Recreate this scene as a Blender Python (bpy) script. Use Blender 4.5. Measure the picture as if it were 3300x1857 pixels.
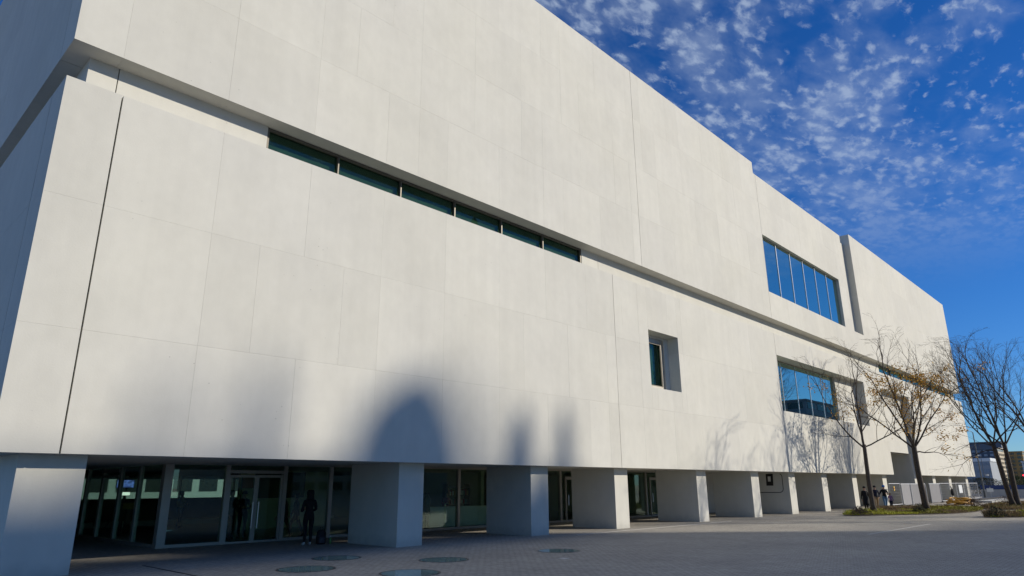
import bpy, bmesh, math, random
from mathutils import Vector, Matrix, Quaternion

for o in list(bpy.data.objects):
    bpy.data.objects.remove(o)
SC = bpy.context.scene
COL = SC.collection

# ------------------------------------------------------------------ camera
CAM_H = 1.75
cd = bpy.data.cameras.new('camera')
cd.sensor_width = 36.0
cd.lens = 2176.7 / 3300 * 36
cd.clip_start = 0.1
cd.clip_end = 6000
cam = bpy.data.objects.new('camera', cd)
COL.objects.link(cam)
cam.matrix_world = Matrix(((0.68852622, -0.19999285, -0.69709002, 0),
                           (-0.72518375, -0.19826919, -0.65939203, 0),
                           (-0.00633778, 0.95952707, -0.2815451, CAM_H),
                           (0, 0, 0, 1))) @ Matrix.Diagonal((1, 1, -1, 1)) @ Matrix.Diagonal((1, 1, -1, 1))
SC.camera = cam

# ------------------------------------------------------------------ light
SUN = Vector((0.95, -1.0, 0.59)).normalized()
SUN_EL = math.asin(SUN.z)
SUN_AZ = math.atan2(SUN.x, SUN.y)
sl = bpy.data.lights.new('sun', 'SUN')
sl.energy = 4.6
sl.angle = math.radians(0.53)
sl.color = (1.0, 0.92, 0.79)
sun = bpy.data.objects.new('sun', sl)
COL.objects.link(sun)
sun.location = (60, -60, 60)
sun.rotation_euler = (-SUN).to_track_quat('-Z', 'Y').to_euler()

SC.view_settings.view_transform = 'Standard'
SC.view_settings.look = 'None'
SC.view_settings.gamma = 1.0
SC.view_settings.use_curve_mapping = False
SC.view_settings.exposure = 0.0

world = bpy.data.worlds.new('World')
SC.world = world
world.use_nodes = True


SKX, SKY_, SKR = 11.2, 9.1, -45


def build_world():
    nt = world.node_tree
    nt.nodes.clear()
    N = nt.nodes.new
    L = nt.links.new
    out = N('ShaderNodeOutputWorld')
    bg = N('ShaderNodeBackground')
    bg.inputs['Strength'].default_value = 0.092
    sky = N('ShaderNodeTexSky')
    sky.sky_type = 'NISHITA'
    sky.sun_disc = False
    sky.sun_elevation = SUN_EL
    sky.sun_rotation = SUN_AZ
    sky.air_density = 1.0
    sky.dust_density = 0.0
    sky.ozone_density = 3.0
    hs = N('ShaderNodeHueSaturation')
    hs.inputs['Hue'].default_value = 0.505
    hs.inputs['Saturation'].default_value = 1.10
    hs.inputs['Value'].default_value = 0.92
    tint = N('ShaderNodeMixRGB'); tint.blend_type = 'MULTIPLY'; tint.inputs[0].default_value = 1
    tint.inputs[2].default_value = (0.52, 0.81, 1.22, 1)
    L(sky.outputs[0], tint.inputs[1]); L(tint.outputs[0], hs.inputs['Color'])
    tc = N('ShaderNodeTexCoord')
    sep = N('ShaderNodeSeparateXYZ')
    L(tc.outputs['Generated'], sep.inputs[0])

    def math_(op, a, b=None, clamp=False):
        m = N('ShaderNodeMath')
        m.operation = op
        m.use_clamp = clamp
        for i, v in enumerate((a, b)):
            if v is None:
                continue
            if isinstance(v, (int, float)):
                m.inputs[i].default_value = v
            else:
                L(v, m.inputs[i])
        return m.outputs[0]
    # a flat cloud sheet high above: project the view direction on a plane
    zc = math_('MAXIMUM', math_('ADD', sep.outputs['Z'], 0.06), 0.03)
    px = math_('DIVIDE', sep.outputs['X'], zc)
    py = math_('DIVIDE', sep.outputs['Y'], zc)
    cb = N('ShaderNodeCombineXYZ')
    L(px, cb.inputs[0]); L(py, cb.inputs[1])
    mp = N('ShaderNodeMapping')
    mp.inputs['Rotation'].default_value = (0, 0, math.radians(SKR))
    mp.inputs['Scale'].default_value = (1.0, 1.7, 1.0)
    mp.inputs['Location'].default_value = (SKX, SKY_, 0)
    L(cb.outputs[0], mp.inputs['Vector'])

    def noise(scale, detail, rough, dist=0.0):
        n = N('ShaderNodeTexNoise')
        n.inputs['Scale'].default_value = scale
        n.inputs['Detail'].default_value = detail
        n.inputs['Roughness'].default_value = rough
        n.inputs['Distortion'].default_value = dist
        L(mp.outputs[0], n.inputs['Vector'])
        return n.outputs['Fac']

    def ramp(v, a, b):
        m = N('ShaderNodeMapRange')
        m.interpolation_type = 'SMOOTHSTEP'
        m.inputs['From Min'].default_value = a
        m.inputs['From Max'].default_value = b
        L(v, m.inputs['Value'])
        return m.outputs[0]
    # puffs: cells broken up by noise, streaked along one direction
    wn = N('ShaderNodeTexNoise'); wn.inputs['Scale'].default_value = 9.0; wn.inputs['Detail'].default_value = 4
    L(mp.outputs[0], wn.inputs['Vector'])
    wv = N('ShaderNodeVectorMath'); wv.operation = 'MULTIPLY_ADD'
    wv.inputs[1].default_value = (0.09, 0.09, 0.0)
    L(wn.outputs['Color'], wv.inputs[0]); L(mp.outputs[0], wv.inputs[2])
    vo = N('ShaderNodeTexVoronoi'); vo.feature = 'SMOOTH_F1'; vo.inputs['Scale'].default_value = 21.0
    vo.inputs['Smoothness'].default_value = 0.6
    L(wv.outputs[0], vo.inputs['Vector'])
    puff = math_('SUBTRACT', 1.0, vo.outputs['Distance'])
    fine = noise(32.0, 7.0, 0.6, 0.4)
    mid = noise(7.0, 4.0, 0.55, 0.2)
    big = noise(0.85, 2.0, 0.5)
    dens = math_('ADD', math_('MULTIPLY', puff, 0.42), math_('MULTIPLY', fine, 0.62))
    dens = math_('ADD', dens, math_('MULTIPLY', math_('SUBTRACT', mid, 0.5), 0.55))
    dens = math_('ADD', dens, math_('MULTIPLY', math_('SUBTRACT', big, 0.5), 0.75))
    clump = ramp(dens, 0.49, 0.80)
    veil = math_('MULTIPLY', ramp(math_('ADD', big, math_('MULTIPLY', math_('SUBTRACT', mid, 0.5), 0.5)), 0.36, 0.74), 0.44)
    cov = math_('ADD', math_('MULTIPLY', clump, 0.66), math_('MULTIPLY', veil, math_('SUBTRACT', 1.0, clump)))
    fade = ramp(sep.outputs['Z'], 0.22, 0.46)
    cov = math_('MULTIPLY', math_('MULTIPLY', cov, fade), 0.92)
    mix = N('ShaderNodeMixRGB')
    L(cov, mix.inputs[0])
    L(hs.outputs[0], mix.inputs[1])
    mix.inputs[2].default_value = (5.3, 6.4, 8.1, 1)
    L(mix.outputs[0], bg.inputs['Color'])
    L(bg.outputs[0], out.inputs[0])


build_world()

# ------------------------------------------------------------------ helpers
def P(r, g, b):
    """sRGB 0-255 to linear"""
    f = lambda c: (c / 255) / 12.92 if c / 255 <= 0.04045 else ((c / 255 + 0.055) / 1.055) ** 2.4
    return (f(r), f(g), f(b))


MATS = {}


def mat(name, color, rough=0.7, metallic=0.0, var=0.12, vscale=4.0, bump=0.0, bscale=30.0, spec=0.4, emit=0.0, objrand=0.0, island=False, color2=None, stretch=None):
    if name in MATS:
        return MATS[name]
    m = bpy.data.materials.new(name)
    m.use_nodes = True
    nt = m.node_tree
    b = nt.nodes['Principled BSDF']
    N = nt.nodes.new; L = nt.links.new
    b.inputs['Roughness'].default_value = rough
    b.inputs['Metallic'].default_value = metallic
    b.inputs['Specular IOR Level'].default_value = spec
    geo = N('ShaderNodeNewGeometry')
    vec = geo.outputs['Position']
    if stretch:
        mp = N('ShaderNodeMapping'); mp.inputs['Scale'].default_value = stretch
        L(vec, mp.inputs['Vector']); vec = mp.outputs[0]
    no = N('ShaderNodeTexNoise')
    no.inputs['Scale'].default_value = vscale
    no.inputs['Detail'].default_value = 5
    L(vec, no.inputs['Vector'])
    mr = N('ShaderNodeMapRange')
    mr.inputs['From Min'].default_value = 0.25; mr.inputs['From Max'].default_value = 0.75
    mr.inputs['To Min'].default_value = 1 - var; mr.inputs['To Max'].default_value = 1 + var
    L(no.outputs['Fac'], mr.inputs['Value'])
    val = mr.outputs[0]
    if objrand:
        oi = N('ShaderNodeObjectInfo')
        m2 = N('ShaderNodeMapRange')
        m2.inputs['To Min'].default_value = 1 - objrand; m2.inputs['To Max'].default_value = 1 + objrand
        L(oi.outputs['Random'], m2.inputs['Value'])
        mm = N('ShaderNodeMath'); mm.operation = 'MULTIPLY'
        L(val, mm.inputs[0]); L(m2.outputs[0], mm.inputs[1]); val = mm.outputs[0]
    base = N('ShaderNodeMixRGB')
    base.inputs[1].default_value = (*color, 1)
    base.inputs[2].default_value = (*(color2 or color), 1)
    if island:
        L(geo.outputs['Random Per Island'], base.inputs[0])
    else:
        n2 = N('ShaderNodeTexNoise'); n2.inputs['Scale'].default_value = vscale * 0.37
        L(vec, n2.inputs['Vector']); L(n2.outputs['Fac'], base.inputs[0])
    mu = N('ShaderNodeVectorMath'); mu.operation = 'SCALE'
    L(base.outputs[0], mu.inputs[0]); L(val, mu.inputs['Scale'])
    L(mu.outputs[0], b.inputs['Base Color'])
    if bump:
        nb = N('ShaderNodeTexNoise'); nb.inputs['Scale'].default_value = bscale; nb.inputs['Detail'].default_value = 6
        L(geo.outputs['Position'], nb.inputs['Vector'])
        bp = N('ShaderNodeBump'); bp.inputs['Strength'].default_value = bump; bp.inputs['Distance'].default_value = 0.02
        L(nb.outputs['Fac'], bp.inputs['Height']); L(bp.outputs[0], b.inputs['Normal'])
    if emit:
        L(mu.outputs[0], b.inputs['Emission Color']); b.inputs['Emission Strength'].default_value = emit
    MATS[name] = m
    return m


def concrete_mat():
    m = bpy.data.materials.new('white_concrete')
    m.use_nodes = True
    nt = m.node_tree; N = nt.nodes.new; L = nt.links.new
    b = nt.nodes['Principled BSDF']
    b.inputs['Roughness'].default_value = 0.82
    b.inputs['Specular IOR Level'].default_value = 0.25
    geo = N('ShaderNodeNewGeometry')

    def noise(scale, detail, stretch=(1, 1, 1), rough=0.55):
        mp = N('ShaderNodeMapping'); mp.inputs['Scale'].default_value = stretch
        L(geo.outputs['Position'], mp.inputs['Vector'])
        n = N('ShaderNodeTexNoise'); n.inputs['Scale'].default_value = scale
        n.inputs['Detail'].default_value = detail; n.inputs['Roughness'].default_value = rough
        L(mp.outputs[0], n.inputs['Vector'])
        return n.outputs['Fac']

    def rng(v, a, b_, c, d):
        r = N('ShaderNodeMapRange')
        for k, x in (('From Min', a), ('From Max', b_), ('To Min', c), ('To Max', d)):
            r.inputs[k].default_value = x
        L(v, r.inputs['Value']); return r.outputs[0]

    def mul(a, b_):
        q = N('ShaderNodeMath'); q.operation = 'MULTIPLY'
        L(a, q.inputs[0]); L(b_, q.inputs[1]); return q.outputs[0]
    clouds = rng(noise(0.55, 6), 0.3, 0.7, 0.955, 1.03)
    streak = rng(noise(1.0, 5, (2.6, 2.6, 0.13)), 0.35, 0.75, 1.012, 0.968)
    patch = rng(noise(2.7, 4, (1, 1, 0.8)), 0.3, 0.75, 1.02, 0.965)
    oi = N('ShaderNodeObjectInfo')
    tone = rng(oi.outputs['Random'], 0, 1, 0.958, 1.022)
    # casting pores: rare dark specks grouped in patches
    vo = N('ShaderNodeTexVoronoi'); vo.inputs['Scale'].default_value = 7.0
    L(geo.outputs['Position'], vo.inputs['Vector'])
    sep = N('ShaderNodeSeparateColor'); L(vo.outputs['Color'], sep.inputs[0])
    spot = rng(vo.outputs['Distance'], 0.07, 0.12, 1.0, 0.0)
    rare = rng(sep.outputs[0], 0.86, 0.87, 0.0, 1.0)
    zone = rng(noise(0.35, 3), 0.5, 0.62, 0.0, 1.0)
    dark = rng(mul(mul(spot, rare), zone), 0, 1, 1.0, 0.62)
    # splash dirt along the foot of the pillars
    sx = N('ShaderNodeSeparateXYZ'); L(geo.outputs['Position'], sx.inputs[0])
    nd = N('ShaderNodeMath'); nd.operation = 'MULTIPLY_ADD'; nd.inputs[1].default_value = -0.5
    L(noise(3.5, 6), nd.inputs[0]); L(sx.outputs['Z'], nd.inputs[2])
    foot = rng(nd.outputs[0], -0.28, 0.08, 0.80, 1.0)
    v = mul(mul(mul(mul(clouds, streak), mul(patch, tone)), dark), foot)
    hue = N('ShaderNodeMixRGB')
    hue.inputs[1].default_value = (0.622, 0.605, 0.522, 1)
    hue.inputs[2].default_value = (0.606, 0.594, 0.545, 1)
    L(noise(0.18, 2), hue.inputs[0])
    sc_ = N('ShaderNodeVectorMath'); sc_.operation = 'SCALE'
    L(hue.outputs[0], sc_.inputs[0]); L(v, sc_.inputs['Scale'])
    L(sc_.outputs[0], b.inputs['Base Color'])
    bp = N('ShaderNodeBump'); bp.inputs['Strength'].default_value = 0.16; bp.inputs['Distance'].default_value = 0.012
    L(noise(22, 8, (1, 1, 1), 0.65), bp.inputs['Height'])
    L(bp.outputs[0], b.inputs['Normal'])
    return m


CONC = concrete_mat()


def paving_mat():
    m = bpy.data.materials.new('small_block_paving')
    m.use_nodes = True
    nt = m.node_tree; N = nt.nodes.new; L = nt.links.new
    b = nt.nodes['Principled BSDF']
    b.inputs['Roughness'].default_value = 0.8
    b.inputs['Specular IOR Level'].default_value = 0.3
    geo = N('ShaderNodeNewGeometry')
    mp = N('ShaderNodeMapping'); mp.inputs['Rotation'].default_value = (0, 0, math.radians(90))
    L(geo.outputs['Position'], mp.inputs['Vector'])
    # wobble the courses a little
    nz = N('ShaderNodeTexNoise'); nz.inputs['Scale'].default_value = 1.3
    L(geo.outputs['Position'], nz.inputs['Vector'])
    ad = N('ShaderNodeVectorMath'); ad.operation = 'MULTIPLY_ADD'
    ad.inputs[1].default_value = (0.03, 0.03, 0)
    L(nz.outputs['Color'], ad.inputs[0]); L(mp.outputs[0], ad.inputs[2])
    br = N('ShaderNodeTexBrick')
    br.inputs['Scale'].default_value = 1.0
    br.inputs['Brick Width'].default_value = 0.22
    br.inputs['Row Height'].default_value = 0.11
    br.inputs['Mortar Size'].default_value = 0.008
    br.inputs['Mortar Smooth'].default_value = 0.25
    br.inputs['Bias'].default_value = 0.0
    br.inputs['Color1'].default_value = (0.405, 0.372, 0.315, 1)
    br.inputs['Color2'].default_value = (0.325, 0.302, 0.258, 1)
    br.inputs['Mortar'].default_value = (0.16, 0.145, 0.125, 1)
    L(ad.outputs[0], br.inputs['Vector'])
    n1 = N('ShaderNodeTexNoise'); n1.inputs['Scale'].default_value = 0.35; n1.inputs['Detail'].default_value = 7
    n1.inputs['Roughness'].default_value = 0.6
    L(geo.outputs['Position'], n1.inputs['Vector'])
    r = N('ShaderNodeMapRange'); r.inputs['From Min'].default_value = 0.3; r.inputs['From Max'].default_value = 0.7
    r.inputs['To Min'].default_value = 0.84; r.inputs['To Max'].default_value = 1.12
    L(n1.outputs['Fac'], r.inputs['Value'])
    n2 = N('ShaderNodeTexNoise'); n2.inputs['Scale'].default_value = 9; n2.inputs['Detail'].default_value = 5
    L(geo.outputs['Position'], n2.inputs['Vector'])
    r2 = N('ShaderNodeMapRange'); r2.inputs['From Min'].default_value = 0.3; r2.inputs['From Max'].default_value = 0.7
    r2.inputs['To Min'].default_value = 0.86; r2.inputs['To Max'].default_value = 1.1
    L(n2.outputs['Fac'], r2.inputs['Value'])
    mm = N('ShaderNodeMath'); mm.operation = 'MULTIPLY'
    L(r.outputs[0], mm.inputs[0]); L(r2.outputs[0], mm.inputs[1])
    s = N('ShaderNodeVectorMath'); s.operation = 'SCALE'
    L(br.outputs['Color'], s.inputs[0]); L(mm.outputs[0], s.inputs['Scale'])
    L(s.outputs[0], b.inputs['Base Color'])
    bp = N('ShaderNodeBump'); bp.inputs['Strength'].default_value = 0.5; bp.inputs['Distance'].default_value = 0.006
    bp.invert = True
    L(br.outputs['Fac'], bp.inputs['Height']); L(bp.outputs[0], b.inputs['Normal'])
    return m


PAVE = paving_mat()


def glass_mat(name, tint, refl_base, refl_tint=(0.9, 0.97, 1.0), rough=0.0):
    m = bpy.data.materials.new(name)
    m.use_nodes = True
    nt = m.node_tree; nt.nodes.clear(); N = nt.nodes.new; L = nt.links.new
    out = N('ShaderNodeOutputMaterial')
    tr = N('ShaderNodeBsdfTransparent'); tr.inputs[0].default_value = (*tint, 1)
    gl = N('ShaderNodeBsdfGlossy'); gl.inputs['Color'].default_value = (*refl_tint, 1); gl.inputs['Roughness'].default_value = rough
    # faint waviness of float glass
    no = N('ShaderNodeTexNoise'); no.inputs['Scale'].default_value = 0.7
    geo = N('ShaderNodeNewGeometry'); L(geo.outputs['Position'], no.inputs['Vector'])
    bp = N('ShaderNodeBump'); bp.inputs['Strength'].default_value = 0.02; bp.inputs['Distance'].default_value = 0.01
    L(no.outputs['Fac'], bp.inputs['Height']); L(bp.outputs[0], gl.inputs['Normal'])
    # Schlick reflectance, the same from both faces of the thin pane
    dt = N('ShaderNodeVectorMath'); dt.operation = 'DOT_PRODUCT'
    L(geo.outputs['Normal'], dt.inputs[0]); L(geo.outputs['Incoming'], dt.inputs[1])
    ab = N('ShaderNodeMath'); ab.operation = 'ABSOLUTE'; L(dt.outputs['Value'], ab.inputs[0])
    om = N('ShaderNodeMath'); om.operation = 'SUBTRACT'; om.inputs[0].default_value = 1.0; L(ab.outputs[0], om.inputs[1])
    pw = N('ShaderNodeMath'); pw.operation = 'POWER'; pw.inputs[1].default_value = 5.0; L(om.outputs[0], pw.inputs[0])
    mx = N('ShaderNodeMath'); mx.operation = 'ADD'; mx.use_clamp = True
    mx.inputs[1].default_value = refl_base + 0.04
    L(pw.outputs[0], mx.inputs[0])
    ms = N('ShaderNodeMixShader')
    L(mx.outputs[0], ms.inputs[0]); L(tr.outputs[0], ms.inputs[1]); L(gl.outputs[0], ms.inputs[2])
    L(ms.outputs[0], out.inputs[0])
    return m


G_GROUND = glass_mat('shopfront_glass', (0.78, 0.88, 0.80), 0.02, (0.8, 0.92, 0.9))
G_STRIP = glass_mat('green_strip_glass', (0.62, 0.74, 0.66), 0.02, (0.5, 0.75, 0.66))
G_BLUE = glass_mat('blue_coated_glass', (0.16, 0.26, 0.30), 0.46, (0.68, 0.88, 0.80))
G_DISC = glass_mat('walk_on_glass', (0.35, 0.5, 0.45), 0.16, (0.75, 0.95, 0.9), 0.06)

ALU = mat('champagne_aluminium', (0.42, 0.39, 0.34), 0.42, 0.55, 0.05, 3)
ALU_S = mat('silver_aluminium', (0.72, 0.72, 0.72), 0.32, 0.85, 0.04, 3)
GALV = mat('galvanised_steel', (0.50, 0.51, 0.52), 0.45, 0.6, 0.12, 6)
BRONZE = mat('bronze_aluminium', (0.16, 0.145, 0.12), 0.5, 0.4, 0.05, 3)
DARKM = mat('dark_metal', (0.03, 0.03, 0.035), 0.5, 0.3, 0.1, 5)
INT_DARK = mat('interior_grey_plaster', (0.58, 0.60, 0.48), 0.85, 0, 0.12, 1.2)
INT_FLOOR = mat('polished_dark_floor', (0.24, 0.26, 0.26), 0.3, 0, 0.2, 1.5)
OLIVE = mat('olive_panelling', (0.10, 0.09, 0.035), 0.6, 0, 0.2, 2)
WHITE = mat('white_laminate', (0.7, 0.72, 0.72), 0.5, 0, 0.04, 3)


def mesh_obj(name, verts, faces, material, parent=None, smooth=False, mats=None, midx=None):
    me = bpy.data.meshes.new(name)
    me.from_pydata(verts, [], faces)
    if mats:
        for m in mats:
            me.materials.append(m)
        if midx:
            me.polygons.foreach_set('material_index', midx)
    elif material:
        me.materials.append(material)
    if smooth:
        me.polygons.foreach_set('use_smooth', [True] * len(me.polygons))
    me.update()
    o = bpy.data.objects.new(name, me)
    COL.objects.link(o)
    if parent:
        o.parent = parent
        o.matrix_parent_inverse = world_inv(parent)
    return o


def world_inv(p):
    M = Matrix()
    q = p
    while q:
        M = q.matrix_basis.copy() if q.parent is None else q.matrix_parent_inverse @ q.matrix_basis
        break
    return world_of(p).inverted()


def world_of(o):
    if o.parent is None:
        return o.matrix_basis.copy()
    return world_of(o.parent) @ o.matrix_parent_inverse @ o.matrix_basis


class MB:
    def __init__(s):
        s.v = []; s.f = []

    def box(s, x0, x1, y0, y1, z0, z1):
        n = len(s.v)
        s.v += [(x0, y0, z0), (x1, y0, z0), (x1, y1, z0), (x0, y1, z0), (x0, y0, z1), (x1, y0, z1), (x1, y1, z1), (x0, y1, z1)]
        s.f += [(n, n+3, n+2, n+1), (n+4, n+5, n+6, n+7), (n, n+1, n+5, n+4), (n+1, n+2, n+6, n+5), (n+2, n+3, n+7, n+6), (n+3, n, n+4, n+7)]
        return s

    def tube(s, pts, rad, sides=6, cap=True):
        pts = [Vector(p) for p in pts]
        if not hasattr(rad, '__len__'):
            rad = [rad] * len(pts)
        rings = []
        ref = None
        for i, p in enumerate(pts):
            if i == 0: t = pts[1] - p
            elif i == len(pts) - 1: t = p - pts[i-1]
            else: t = pts[i+1] - pts[i-1]
            t.normalize()
            if ref is None:
                ref = Vector((0, 0, 1)) if abs(t.z) < 0.9 else Vector((1, 0, 0))
            a = t.cross(ref)
            if a.length < 1e-5: a = t.orthogonal()
            a.normalize(); b = t.cross(a); ref = -t.cross(a).cross(t) if False else ref
            n = len(s.v)
            for k in range(sides):
                w = 2 * math.pi * k / sides
                q = p + (a * math.cos(w) + b * math.sin(w)) * rad[i]
                s.v.append((q.x, q.y, q.z))
            rings.append(n)
        for i in range(len(rings) - 1):
            A, B = rings[i], rings[i+1]
            for k in range(sides):
                k2 = (k + 1) % sides
                s.f.append((A + k, B + k, B + k2, A + k2))
        if cap:
            s.f.append(tuple(rings[0] + k for k in range(sides)))
            s.f.append(tuple(rings[-1] + k for k in reversed(range(sides))))
        return s

    def lathe(s, prof, c=(0, 0, 0), n=16, sx=1, sy=1):
        base = len(s.v)
        for r, z in prof:
            for k in range(n):
                w = 2 * math.pi * k / n
                s.v.append((c[0] + r * sx * math.cos(w), c[1] + r * sy * math.sin(w), c[2] + z))
        for i in range(len(prof) - 1):
            for k in range(n):
                k2 = (k + 1) % n
                s.f.append((base + i*n + k, base + i*n + k2, base + (i+1)*n + k2, base + (i+1)*n + k))
        s.f.append(tuple(base + k for k in reversed(range(n))))
        s.f.append(tuple(base + (len(prof)-1)*n + k for k in range(n)))
        return s

    def poly(s, pts):
        n = len(s.v); s.v += [tuple(p) for p in pts]; s.f.append(tuple(range(n, n + len(pts)))); return s

    def build(s, name, material, parent=None, smooth=False, **k):
        return mesh_obj(name, s.v, s.f, material, parent, smooth, **k)


def box(name, x0, x1, y0, y1, z0, z1, material, parent=None):
    return MB().box(x0, x1, y0, y1, z0, z1).build(name, material, parent)


def tag(o, label, cat=None, group=None, kind=None):
    if label: o['label'] = label
    if cat: o['category'] = cat
    if group: o['group'] = group
    if kind: o['kind'] = kind
    return o


def empty(name, loc, rz=0.0):
    o = bpy.data.objects.new(name, None)
    COL.objects.link(o)
    o.location = loc
    o.rotation_euler = (0, 0, rz)
    o.empty_display_size = 0.3
    return o


# ------------------------------------------------------------------ ground
def build_ground():
    # plaza with openings only as laid sheets: one sheet to the horizon
    g = MB()
    xs = [-2500, -60, 130, 2500]; ys = [-2500, -130, 60.5, 2500]
    g.poly([(-2500, -2500, 0), (2500, -2500, 0), (2500, 2500, 0), (-2500, 2500, 0)])
    pl = g.build('plaza_pavement', PAVE)
    tag(pl, 'grey small block paving of the plaza in front of the museum', kind='structure')
    pale = mat('pale_granite', (0.56, 0.54, 0.49), 0.7, 0, 0.1, 5)
    for (x0, x1, y) in ((21.0, 33.4, 16.62), (27.6, 36.2, 8.5)):
        box('paving_strip', x0, x1, y - 0.028, y + 0.028, 0.0, 0.006, pale, pl)
    box('drain_slot', 6.43, 6.49, 15.0, 18.2, 0.0, 0.005, DARKM, pl)
    box('access_cover', 13.96, 14.16, 11.47, 11.67, 0.0, 0.006, pale, pl)
    asph = mat('asphalt_street', (0.075, 0.075, 0.08), 0.85, 0, 0.25, 0.8, 0.3, 40)
    rd = MB().poly([(112, -400, 0.004), (142, -400, 0.004), (142, 400, 0.004), (112, 400, 0.004)]).build('street', asph)
    tag(rd, 'dark asphalt street crossing beyond the far end of the museum', kind='structure')
    return pl


build_ground()


# ------------------------------------------------------------------ museum
FY = 17.0
X0, X1 = 2.85, 95.9
ZL0, ZL1, ZU0, ZU1, ZUM = 2.47, 11.06, 12.06, 23.06, 22.24
MUS = empty('museum_building', (X0, FY, 0))
tag(MUS, 'long white concrete museum of two stacked blocks standing on square pillars', 'building')


def sub_rects(rects, hole):
    hx0, hx1, hz0, hz1 = hole
    out = []
    for (a, b, c, d) in rects:
        if b <= hx0 or a >= hx1 or d <= hz0 or c >= hz1:
            out.append((a, b, c, d)); continue
        if a < hx0: out.append((a, hx0, c, d))
        if b > hx1: out.append((hx1, b, c, d))
        m0, m1 = max(a, hx0), min(b, hx1)
        if c < hz0: out.append((m0, m1, c, hz0))
        if d > hz1: out.append((m0, m1, hz1, d))
    return out


HOLES_L = [(27.43, 30.17, 6.16, 8.92), (42.45, 59.4, 6.16, 9.68), (63.85, 72.4, 2.0, 9.6)]
HOLES_U = [(42.42, 57.0, 13.88, 17.87), (58.93, 61.5, 13.88, 24.0), (42.07, 61.5, 22.24, 24.0)]
PD = 0.75


def build_facade():
    rnd = random.Random(5)
    mod = 1.3345
    cache = {}
    count = 0

    def panel(x0, x1, z0, z1, depth=PD, gx0=0.0015, gx1=0.0015):
        nonlocal count
        x0 += gx0; x1 -= gx1; z0 += 0.0012; z1 -= 0.0012
        w, h = round(x1 - x0, 4), round(z1 - z0, 4)
        key = (w, h, depth)
        if key not in cache:
            cache[key] = MB().box(0, w, 0, depth, 0, h)
            me = bpy.data.meshes.new('panel')
            me.from_pydata(cache[key].v, [], cache[key].f)
            me.materials.append(CONC)
            cache[key] = me
        o = bpy.data.objects.new('panel', cache[key])
        COL.objects.link(o)
        o.parent = MUS
        o.location = (x0 - X0, rnd.uniform(-0.0012, 0.0012), z0)
        count += 1

    for rows, holes, seams in (([2.47, 5.15, 8.13, 11.06], HOLES_L, [4.06, 24.68, 42.40]),
                               ([12.06, 14.74, 17.42, 20.21, 23.06], HOLES_U, [27.25, 42.38])):
        for r in range(len(rows) - 1):
            z0, z1 = rows[r], rows[r + 1]
            lines = [X0, 4.06] if rows[0] < 5 else [X0, 3.93]
            x = 5.265 + mod
            k = 0
            while x < X1 - 1.5:
                lines.append(x)
                if x > 61: step = 4
                elif x < 30: step = 1 if rnd.random() < 0.34 else 2
                else: step = 1 if rnd.random() < 0.1 else (3 if rnd.random() < .3 else 2)
                x += mod * step
            lines.append(X1)
            lines = sorted(set(lines + [s for s in seams]))
            # drop slivers next to seams
            keep = [lines[0]]
            for q in lines[1:]:
                if q - keep[-1] < 0.55 and q not in seams and q != X1:
                    continue
                if q - keep[-1] < 0.55 and keep[-1] not in seams and keep[-1] != X0:
                    keep[-1] = q; continue
                keep.append(q)
            for i in range(len(keep) - 1):
                rs = [(keep[i], keep[i + 1], z0, z1)]
                for h in holes:
                    rs = sub_rects(rs, h)
                for (a, b, c, d) in rs:
                    if b - a < 0.03 or d - c < 0.03: continue
                    sg = lambda q: (0.018 if q == 4.06 else 0.013) if q in seams else 0.0015
                    panel(a, b, c, d, 1.2 if a <= X0 + .01 and b < 7.5 else PD, sg(a), sg(b))
    # end wall: panels seen round the corner
    for rows in ([2.47, 5.15, 8.13, 11.06], [12.06, 14.74, 17.42, 20.21, 23.06]):
        for r in range(len(rows) - 1):
            z0, z1 = rows[r] + 0.002, rows[r + 1] - 0.002
            ys = [18.21, 20.9, 23.6, 26.3, 29.0, 33.0]
            for i in range(len(ys) - 1):
                o = MB().box(X0 + rnd.uniform(-0.001, 0.001), X0 + PD, ys[i] + (0.009 if i == 0 else 0.003), ys[i + 1] - 0.003, z0, z1).build('end_panel', CONC, MUS)
    return count


NP = build_facade()
print('panels', NP)


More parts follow.
